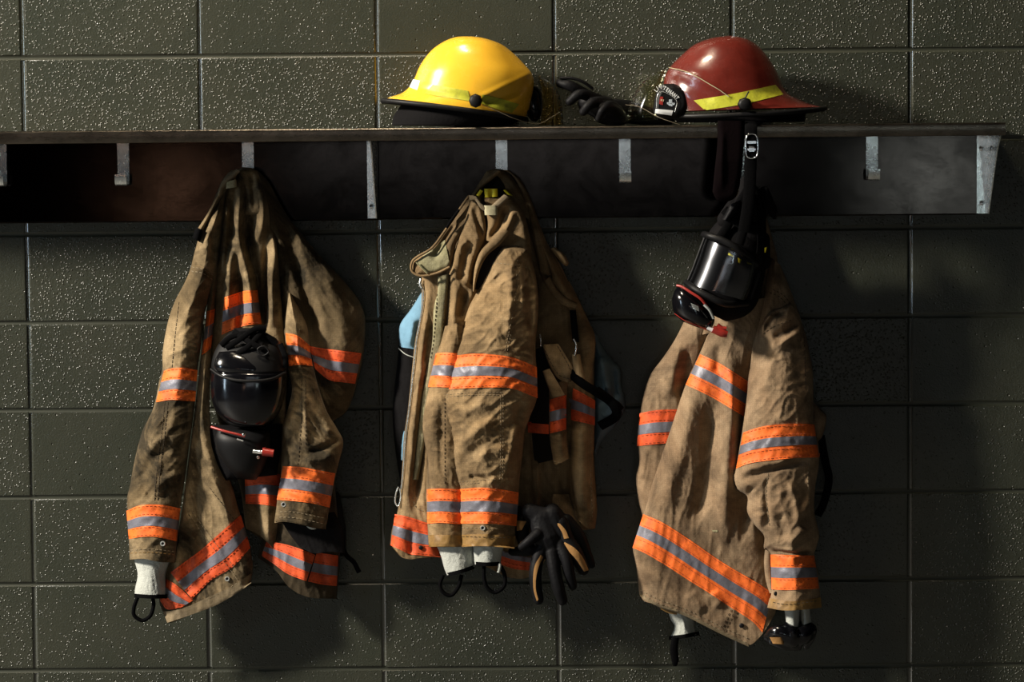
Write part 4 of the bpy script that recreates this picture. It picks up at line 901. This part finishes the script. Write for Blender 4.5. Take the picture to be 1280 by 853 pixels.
# front sleeve
patch('sleeve', [(626, 308), (616, 322), (605, 346), (595, 367), (585, 387), (573, 426), (566, 446), (556, 484), (551, 496), (552, 512), (556, 530), (562, 553), (563, 575), (568, 598), (573, 612), (573.5, 640), (575, 662), (576, 683)],
      [(648, 306), (660, 312), (668, 338), (672, 360), (673, 387), (669.5, 434), (671, 465), (671, 498), (663, 520), (656, 540), (654, 560), (650, 594), (648.5, 612), (645.5, 650), (643, 684)], MC, c2,
      d0=[(305, .118), (400, .128), (684, .135)], T=.060, back=.045, roundtop=1.2, top=[(626, 308), (634, 306), (648, 306)],
      folds=[([(650, 320), (662, 360), (664, 420)], -.012, 6), ([(640, 322), (640, 360), (634, 420)], .008, 6), ([(652, 330), (655, 390)], .008, 5), ([(618, 352), (632, 338)], -.004, 4), ([(575, 520), (610, 500)], .006, 6), ([(572, 560), (600, 535), (622, 528)], .009, 7), ([(574, 585), (600, 560), (625, 555)], -.006, 6),
             ([(586, 596), (604, 598), (612, 604)], -.009, 3), ([(612, 606), (620, 596)], .006, 3), ([(630, 590), (640, 560), (645, 520)], .008, 5), ([(654, 500), (640, 540)], -.007, 6), ([(600, 580), (612, 560), (640, 566)], .006, 5)],
      wr=[(.0055, 13, 26, -35, 21), (.0022, 6, 12, 40, 22)], key='c2sf', step=1.5)
band([(567, 445), (590, 442.5), (611, 443), (640, 447), (671, 459)], [(555, 487), (585, 485.5), (612, 484.5), (640, 486), (672, 498)], 'c2sf', c2, False, .36, .64)
band([(572.5, 612), (600, 610), (625, 612), (648.5, 616)], [(574, 655), (600, 655), (622, 655.5), (645.5, 658)], 'c2sf', c2)
drape('leather_cuff', [(576, 669), (600, 668), (622, 669), (644, 671)], [(577, 684), (600, 683), (622, 684), (643, 686)], 'c2sf', M['cuff'], c2, .002)
for ln in ([(553, 494), (590, 491), (628, 491)], [(553, 497), (590, 494), (627, 494)], [(626, 494), (626, 550), (625, 600)], [(629, 494), (629, 550), (628, 600)], [(573, 603), (600, 601), (628, 599)], [(574, 606), (600, 604)],
           [(650, 325), (646, 380), (634, 440)], [(647, 325), (643, 380), (631, 440)], [(616, 329), (640, 331), (665, 336)]): stitch(ln, 'c2sf', c2, M['thread_light'], .0012, 2.5, 2, .6)
stitch([(577, 671), (644, 673)], 'c2sf', c2, None, .004); stitch([(577, 660), (643, 662)], 'c2sf', c2, M['thread_light'], .002)
eyelet(603.5, 660.5, 'c2sf', c2)
wristlet([(591, 682), (592, 695), (593, 706)], [(630, 683), (627, 695), (626, 706)], c2, .135, .038, [(605, 708, .15), (605, 722, .152), (609, 735, .152), (619, 741, .15), (630, 733, .15), (631, 720, .148), (626, 708, .146)], 'c2w2')
tube('wristlet_tag', [(625, 705, .16), (624, 712, .162), (623, 716, .162)], .0038, M['knit'], c2)
# pair of gloves clipped at the hem
def glove(name_label, loc, chains, tan_lines, key, grp='gloves hanging below the middle coat'):
    gg = thing('work_glove', name_label, 'glove', loc, grp)
    blob('glove_skin', chains, M['glove'], gg, voxel=.0020, smooth=3, key=key)
    for t in tan_lines: drape('tan_panel', t[0], t[1], key, M['glove_tan'], gg, .0012, step=1.5)
    return gg
D = .155
glove('black and tan work glove hanging fingers down beneath middle coat, front one of the pair', P1(680, 640, D),
      [([(680, 680, D), (672, 700, D+.006), (669, 722, D+.010), (673, 750, D+.006)], [.017, .0145, .0145, .012], 1), ([(690, 690, D+.006), (693, 712, D+.016), (698, 735, D+.018), (703, 751, D+.012)], [.016, .0145, .0145, .012], 1),
       ([(700, 680, D), (708, 700, D+.014), (712, 718, D+.014), (716, 733, D+.008)], [.016, .0135, .013, .010], 1),
       ([(676, 650, D-.01), (684, 672, D-.005), (692, 690, D-.005)], [.028, .034, .026], .8), ([(690, 645, D-.01), (698, 668, D-.01)], [.024, .028], .8), ([(662, 640, D-.01), (680, 648, D-.01), (694, 652, D-.01)], [.02, .026, .022], .8),
       ([(672, 668, D+.012), (661, 677, D+.020), (652, 684, D+.014)], [.014, .011, .009], 1)],
      [([(676, 694), (669, 706), (666.5, 720), (667, 738), (671, 752)], [(679, 697), (673, 710), (670, 724), (670, 738), (673, 750)], D+.012)], 'gl1')
glove('black and tan work glove hanging sideways at the right, rear one of the pair', P1(700, 640, D-.04),
      [([(700, 655, D-.01), (708, 675, D-.004), (719, 692, D+.002), (729, 712, D-.002)], [.020, .018, .0175, .014], 1), ([(690, 640, D-.04), (705, 660, D-.04)], [.02, .022], .8), ([(708, 652, D-.04), (724, 672, D-.035), (739, 706, D-.035)], [.017, .016, .010], 1)],
      [([(702, 683), (712, 691), (721, 701), (730, 715)], [(706, 678), (719, 686), (729, 698), (736, 713)], 0), ([(695, 654), (702, 665), (705, 674)], [(700, 655), (707, 663), (711, 673)], 0)], 'gl2')
gc = thing('glove_cuffs', 'crumpled black and tan glove cuffs beside the lower front sleeve of the middle coat', 'glove cuffs', P1(655, 650, .12))
blob('cuff_skin', [([(648, 640, .12), (652, 662, .13), (656, 684, .125)], [.014, .018, .014], .8), ([(640, 690, .12), (662, 688, .125), (680, 682, .12)], [.010, .014, .012], .8), ([(652, 655, .13), (668, 646, .13)], [.014, .018], .8)], M['glove'], gc, voxel=.003, key='gc')
drape('tan_panel', [(646, 651), (646, 664)], [(658, 652), (652, 663)], 'gc', M['glove_tan'], gc, .0012, step=1.5); drape('tan_panel', [(650, 678), (648, 686)], [(659, 672), (655, 682)], 'gc', M['glove_tan'], gc, .0012, step=1.5); drape('tan_panel', [(663, 672), (662, 679)], [(669, 672), (668, 678)], 'gc', M['glove_tan'], gc, .0012, step=1.5)

# ------------------------------------------------------------------ the right coat
c3 = thing('turnout_coat', 'brown firefighter coat hanging with its back forward, wide diagonal bands, furthest right', 'coat', P1(933, 235, .04), 'firefighter coats hung from the shelf')
MC = M['canvas3']
patch('rear_sleeve', [(880, 330), (868, 375), (855, 402), (844, 424), (829, 447), (814, 467), (805, 492), (800, 516), (797, 545), (799, 578), (795, 598), (798, 625), (803, 645)], [(905, 330), (900, 400), (885, 440), (872, 480), (862, 520), (855, 560), (846, 600), (838, 640), (834, 660)], MC, c3,
      d0=[(330, .05), (450, .05), (650, .045)], T=.045, r=24, back=.03, folds=[([(846, 430), (835, 500)], .010, 9), ([(862, 430), (850, 500)], -.010, 7), ([(838, 590), (815, 565)], .004, 5), ([(808, 560), (802, 600)], .006, 4)], wr=[(.004, 12, 40, 100, 2)], key='c3ls')
band([(799.5, 517), (820, 513), (850, 512)], [(796, 558), (815, 556), (838, 554)], 'c3ls', c3, True)
patch('neck_fold', [(922, 236), (908, 262), (894, 310), (880, 370), (870, 420)], [(945, 236), (955, 262), (966, 300), (972, 330), (970, 400)], MC, c3, d0=[(236, .05), (430, .07)], T=.03, r=20, folds=[([(930, 250), (925, 330), (935, 400)], .012, 6), ([(945, 260), (950, 330), (942, 400)], -.012, 5)], wr=[(.003, 7, 30, 85, 4)], key='c3nk')
patch('back_panel', [(896, 380), (886, 414), (874, 443), (857, 480), (837, 539), (818, 596), (805, 639), (794, 676), (791, 686), (795, 708), (799, 743)], [(962, 372), (960, 420), (945, 470), (948, 560), (955, 640), (962, 700), (972, 745), (969, 768)], MC, c3,
      d0=[(380, .085), (600, .09), (800, .085)], T=.040, r=30, back=.03, bot=[(799, 743), (806, 752), (824, 757), (855, 768), (872, 775), (900, 790), (919, 800), (936, 807), (952, 794), (969, 768)],
      folds=[([(912, 432), (915, 500), (908, 600), (905, 680)], .018, 10), ([(890, 500), (882, 600), (866, 660)], -.016, 11), ([(928, 470), (930, 560), (932, 680)], -.012, 8), ([(872, 480), (850, 560), (826, 640)], .008, 12), ([(898, 430), (896, 470)], -.006, 6), ([(940, 560), (944, 680)], .006, 7), ([(860, 742), (880, 765)], .006, 8), ([(900, 760), (890, 740)], .006, 7)],
      wr=[(.004, 14, 60, 100, 14), (.0016, 6, 14, 60, 15)], key='c3bk', step=1.6)
band([(875, 443), (895, 452), (915, 464), (935, 477)], [(857, 481), (876, 490), (897, 501), (930, 521)], 'c3bk', c3, False, .34, .64)
band([(804, 643), (829, 654), (862, 675), (895, 698), (919, 713), (945, 728), (966, 742)], [(790.5, 685), (808, 693), (835, 709), (861, 726), (890, 744), (911, 758), (940, 777), (953, 791)], 'c3bk', c3, False, .34, .62)
for ln in ([(799, 741), (824, 755), (855, 766), (900, 788), (933, 804)], [(800, 738), (826, 751), (857, 762), (902, 784), (936, 799)]): stitch(ln, 'c3bk', c3, M['thread_light'], .002, 3, 3, 1.2)
for ln in ([(940, 722), (925, 752), (905, 790)], [(936, 721), (921, 750), (901, 786)]): stitch(ln, 'c3bk', c3)
drape('hem_binding', [(799, 742), (824, 756), (855, 766), (900, 788), (935, 805)], [(800, 746), (824, 759.5), (855, 770), (900, 792.5), (936, 809)], 'c3bk', M['hem'], c3, .002)
drape('worn_patch', [(890, 663), (897, 663)], [(891, 665), (897, 665.5)], 'c3bk', M['velcro'], c3, .001)
disc('snap', 927, 782.5, hit(['c3bk'], 927, 782.5)+.004, .0055, .0055, .002, M['rubber'], c3)
# behind the right sleeve
patch('side_flap', [(1008, 495), (1012, 530), (1014, 560)], [(1017, 503), (1026, 512), (1033, 520), (1031, 536), (1027, 548)], MC, c3, d0=.055, T=.018, wr=[(.002, 5, 14, 60, 3)], key='c3sf')
patch('side_strip', [(1012, 565), (1012, 610)], [(1025, 567), (1019, 608)], MC, c3, d0=.06, T=.012, key='c3ss')
band([(1014, 566), (1025, 567)], [(1013, 608), (1019, 608)], 'c3ss', c3, True)
tube('black_strap', [(1026, 545, .04), (1031, 575, .045), (1036, 600, .045), (1030, 628, .045), (1022, 645, .045)], .009, M['web'], c3, flat=.3, n=50)
patch('hem_fold', [(958, 675), (955, 700), (957, 725), (962, 742)], [(965, 672), (966, 700), (968, 725), (970, 742)], MC, c3, d0=.13, T=.012, key='c3hf')
# right shoulder and sleeve
patch('shoulder', [(964, 322), (958, 350), (955, 372), (948, 400), (940, 430), (937, 460)], [(975, 331), (984, 352), (994, 379), (1003, 405), (1011, 436), (1012, 470)], MC, c3, d0=[(322, .09), (470, .115)], T=.035, r=20, back=.03,
      folds=[([(968, 340), (962, 380), (945, 420)], .010, 6), ([(980, 350), (990, 385)], .004, 6)], wr=[(.003, 8, 20, 70, 3)], key='c3sh')
patch('sleeve', [(976, 384), (962, 388), (952, 402), (947, 420), (942, 447), (936, 468), (933, 499), (928, 535), (920, 582), (917, 598), (922, 612), (934, 621), (934, 640), (943, 656), (955, 670), (955, 686), (963, 693), (965, 735), (959, 760)],
      [(988, 378), (1000, 396), (1010, 432), (1016, 465), (1017, 500), (1018, 530), (1023, 555), (1024, 580), (1019, 610), (1018, 640), (1024, 668), (1021, 683), (1018, 694), (1022, 715), (1025, 740), (1027, 760)], MC, c3,
      d0=[(380, .125), (500, .135), (760, .135)], T=.060, back=.045, roundtop=1.1,
      folds=[([(966, 392), (956, 402), (948, 424)], .012, 3.5), ([(984, 382), (968, 388), (958, 398)], .010, 3.5), ([(982, 388), (966, 396), (955, 412)], -.012, 4.5), ([(1000, 404), (985, 412), (966, 424)], -.012, 5), ([(1002, 414), (985, 424), (965, 436)], .008, 5), ([(968, 440), (955, 490)], .006, 8), ([(995, 440), (1003, 490)], -.006, 6),
             ([(926, 600), (950, 592), (985, 582), (1016, 574)], -.009, 4), ([(922, 592), (950, 583), (990, 576)], .006, 4), ([(960, 592), (957, 620), (962, 660)], -.005, 3), ([(1008, 590), (1014, 620), (1000, 650)], .009, 5), ([(985, 600), (995, 625), (998, 660)], .008, 5), ([(935, 622), (940, 608)], -.010, 4),
             ([(950, 640), (948, 665)], .008, 5), ([(962, 688), (990, 692), (1018, 688)], -.012, 3), ([(975, 640), (980, 675)], -.007, 6), ([(1005, 660), (985, 682)], .008, 5), ([(930, 600), (955, 640)], .006, 6), ([(968, 686), (1000, 690)], .004, 2)],
      wr=[(.0042, 13, 26, -50, 31), (.0016, 5, 12, 30, 32)], key='c3sl', step=1.5, bot=[(959, 760), (980, 763), (1005, 762), (1027, 760)])
band([(929, 541), (945, 535.5), (966, 531.5), (1000, 530), (1018, 531)], [(920, 586), (935, 580), (956, 576.5), (994, 573), (1024, 572)], 'c3sl', c3, False, .36, .62)
band([(963, 693.5), (985, 694), (1018, 695)], [(964.5, 737), (985, 738), (1024, 736)], 'c3sl', c3)
drape('leather_cuff', [(962, 748), (985, 752), (1005, 751), (1026, 747)], [(959, 760), (980, 763.5), (1005, 762.5), (1027, 760)], 'c3sl', M['cuff'], c3, .002)
stitch([(961, 752), (985, 756), (1026, 751)], 'c3sl', c3, None, .004); stitch([(954, 418), (965, 410), (978, 404), (990, 400)], 'c3sl', c3); stitch([(1004, 405), (1006, 440), (1007, 490)], 'c3sl', c3)
for ln in ([(960, 592), (958, 620), (962, 660)], [(1012, 580), (1010, 600), (1013, 650)], [(1010, 500), (1014, 524)]): stitch(ln, 'c3sl', c3, M['thread_light'], .0015)
stitch([(962, 366), (975, 372), (986, 385), (992, 397)], 'c3sh', c3); stitch([(966, 362), (980, 370), (991, 384)], 'c3sh', c3)
disc('snap', 969.5, 742.5, hit(['c3sl'], 969.5, 742.5, .15)+.003, .004, .005, .002, M['rubber'], c3)
drape('leather_cuff', [(824, 757), (835, 762), (847, 765)], [(826, 762), (836, 767), (846, 769)], 'c3bk', M['cuff'], c3, -.01)
wristlet([(832, 755), (838, 774), (843, 783), (840, 793), (836, 799)], [(866, 765), (867, 776), (868, 783), (871, 790), (874, 793)], c3, .060, .035, None, 'c3w1')
tube('thumb_loop', [(844.5, 797, .10), (842.5, 812, .10), (844, 826, .098), (843.5, 833, .095)], [.008, .0092, .0085, .004], M['web'], c3, flat=.4, n=30)
patch('wristlet', [(980, 760), (982, 772), (983, 783)], [(1000, 760), (999, 772), (999, 784)], M['knit'], c3, d0=.13, T=.025, key='c3w2', wr=[(.0015, 4, 14, 85, 3)])
patch('wristlet', [(999, 760), (1000, 772), (999, 784)], [(1012, 760), (1013, 770), (1014, 778)], M['knit'], c3, d0=.12, T=.022, key='c3w3', wr=[(.0015, 4, 14, 85, 3)])
gk = thing('work_glove', 'shiny black glove bunched below the right cuff of the rightmost coat', 'glove', P1(985, 795, .12))
blob('glove_skin', [([(960, 797, .13), (972, 792, .15), (988, 797, .15)], [.012, .020, .022], .8), ([(990, 800, .14), (1003, 794, .14), (1012, 788, .13)], [.020, .024, .018], .8), ([(964, 803, .14), (980, 808, .145), (998, 810, .14)], [.008, .010, .008], 1),
                    ([(984, 783, .14), (990, 790, .155), (992, 804, .15)], [.010, .012, .012], 1), ([(1004, 780, .13), (1014, 792, .13), (1008, 808, .125)], [.010, .012, .009], .8)], M['gloss'], gk, voxel=.0026, key='gk')
patch('cuff_lining', [(962, 797), (966, 805)], [(978, 797), (980, 806)], M['glove_tan'], gk, d0=.165, T=.004, key='gkt')

# ------------------------------------------------------------------ breathing mask on the right coat
m3 = thing('breathing_mask', 'black breathing mask with large clear lens, strapped at the hook above the rightmost coat', 'mask', P1(933, 200, .2))
A = .170
loft('mask_skirt', [(906, 268, 946, 266, A-.01, .02), (896, 278, 954, 288, A-.01, .035), (889, 286, 958, 312, A-.01, .045), (882, 298, 957, 336, A-.01, .045), (870, 326, 953, 358, A-.012, .040), (861, 350, 945, 382, A-.012, .04), (858, 362, 930, 396, A-.012, .035), (862, 380, 908, 402, A-.012, .02)],
     M['black_cloth'], m3, nseg=50, sub=4, key='m3s')
tube('lens_frame', [(880, 293, A+.005), (887, 295, A+.045), (904, 301, A+.060), (925, 313, A+.058), (946, 331, A+.02)], .0075, M['rubber'], m3, n=70)
tube('lens_frame', [(858, 353, A+.005), (868, 361, A+.045), (886, 371, A+.060), (908, 380, A+.055), (934, 379, A+.02)], .0075, M['rubber'], m3, n=70)
loft('clear_lens', [(881, 297, 948, 331, A, .062), (876, 310, 946, 341, A, .063), (871, 324, 943, 352, A, .063), (865, 340, 939, 364, A, .063), (859, 354, 934, 376, A, .062)], M['lens'], m3, nseg=72, sub=5, cap0=False, cap1=False, key='m3l')
tube('lens_edge', [(881, 297, A+.01), (873, 318, A+.012), (866, 337, A+.012), (859, 353, A+.01)], .003, M['rubber'], m3, n=30)
tube('lens_edge', [(950, 334, A+.01), (946, 350, A+.015), (938, 374, A+.01)], .004, M['rubber'], m3, n=30)
patch('inner_cup', [(908, 320), (900, 340), (893, 362)], [(944, 332), (940, 350), (928, 376)], M['lining'], m3, d0=A+.020, T=.018, key='m3c')
for (a, b_, c, d) in (((911, 316), (917, 320), (910, 318.5), (917, 322)), ((922, 322), (927, 325), (922, 328), (926, 330)), ((933, 327), (940, 330), (934, 330), (940, 331))):
    patch('yellow_mark', [a, c], [b_, d], M['label_y'], m3, d0=A+.036, T=.003, key='m3y')
loft('regulator', [(848, 356, 866, 366, A+.03, .02), (842, 366, 884, 384, A+.035, .034), (840, 378, 893, 398, A+.035, .038), (843, 392, 891, 408, A+.035, .034), (853, 402, 886, 414, A+.03, .02)], M['gloss'], m3, nseg=48, sub=5, key='m3r')
tube('red_ring', [(846, 357, A+.05), (853, 359, A+.058), (864, 366, A+.068), (876, 374, A+.072), (884, 384, A+.068)], .0030, M['redpl'], m3, n=50)
tube('red_ring', [(843, 392, A+.055), (858, 402, A+.062), (884, 412, A+.055)], .0010, M['redpl'], m3, n=40)
tube('cover_edge', [(880, 381, A+.078), (887, 388, A+.078), (892, 398, A+.07)], .0032, M['galv'], m3, n=30)
drape('badge_plate', [(863.5, 379), (873, 383)], [(866, 386), (874, 389.5)], 'm3r', M['galv'], m3, .002)
tube('knob_stem', [(884, 409.5, A+.055), (894, 414, A+.055)], .0048, M['white'], m3); tube('knob_cap', [(891, 411.5, A+.055), (903, 416.5, A+.055), (909, 418, A+.055)], [.0085, .0095, .0075], M['redpl'], m3, n=10)
tube('knob_lug', [(897, 406, A+.055), (902, 410, A+.055), (908, 411, A+.055)], .0045, M['redpl'], m3)
# straps and net up to the hook
tube('neck_strap', [(938, 152, .236), (938.5, 158, .252), (938.5, 172, .254), (938, 210, .252), (936, 250, .245), (930, 290, .235)], .0135, M['web'], m3, flat=.16, n=60)
for pts in ([(934, 238, .20), (920, 262, .20), (908, 285, .205), (898, 300, .21)], [(940, 235, .20), (950, 262, .20), (952, 300, .20), (950, 325, .2)], [(936, 240, .21), (934, 270, .215), (924, 306, .222)], [(905, 262, .20), (925, 280, .21), (950, 285, .2)]):
    tube('harness_strap', pts, .010, M['web'], m3, flat=.3, n=40)
blob('harness_net', [([(933, 228, .18), (938, 255, .185), (936, 290, .18)], [.016, .034, .04], .55), ([(955, 240, .17), (964, 262, .17), (968, 272, .165)], [.014, .014, .007], .5), ([(918, 255, .18), (908, 275, .18)], [.016, .022], .6), ([(952, 300, .165), (956, 330, .165)], [.02, .014], .7)], M['black_cloth'], m3, voxel=.004, key='m3n')
patch('net_fold', [(912, 256), (906, 268), (902, 274)], [(926, 250), (922, 262), (912, 276)], M['glove'], m3, d0=.215, T=.012, wr=[(.004, 4, 10, 120, 2)], key='m3nf')
patch('yellow_mark', [(955, 310), (955, 316)], [(959, 309), (957, 316)], M['label_y'], m3, d0=.20, T=.003, key='m3y2')
bk = tube('strap_buckle', [(933.5, 170.5, .258), (946, 170.5, .258), (946, 195, .258), (933.5, 195, .258)], .0017, M['chrome'], m3, closed=True, n=60)
box('buckle_bar', P1(939.5, 178, .258), (.020, .006, .006), M['chrome'], bk); box('buckle_bar', P1(939.5, 187, .258), (.018, .008, .010), M['chrome'], bk, .003)
tube('buckle_tooth', [(936, 183, .262), (943, 184, .262)], .0026, M['chrome'], bk)
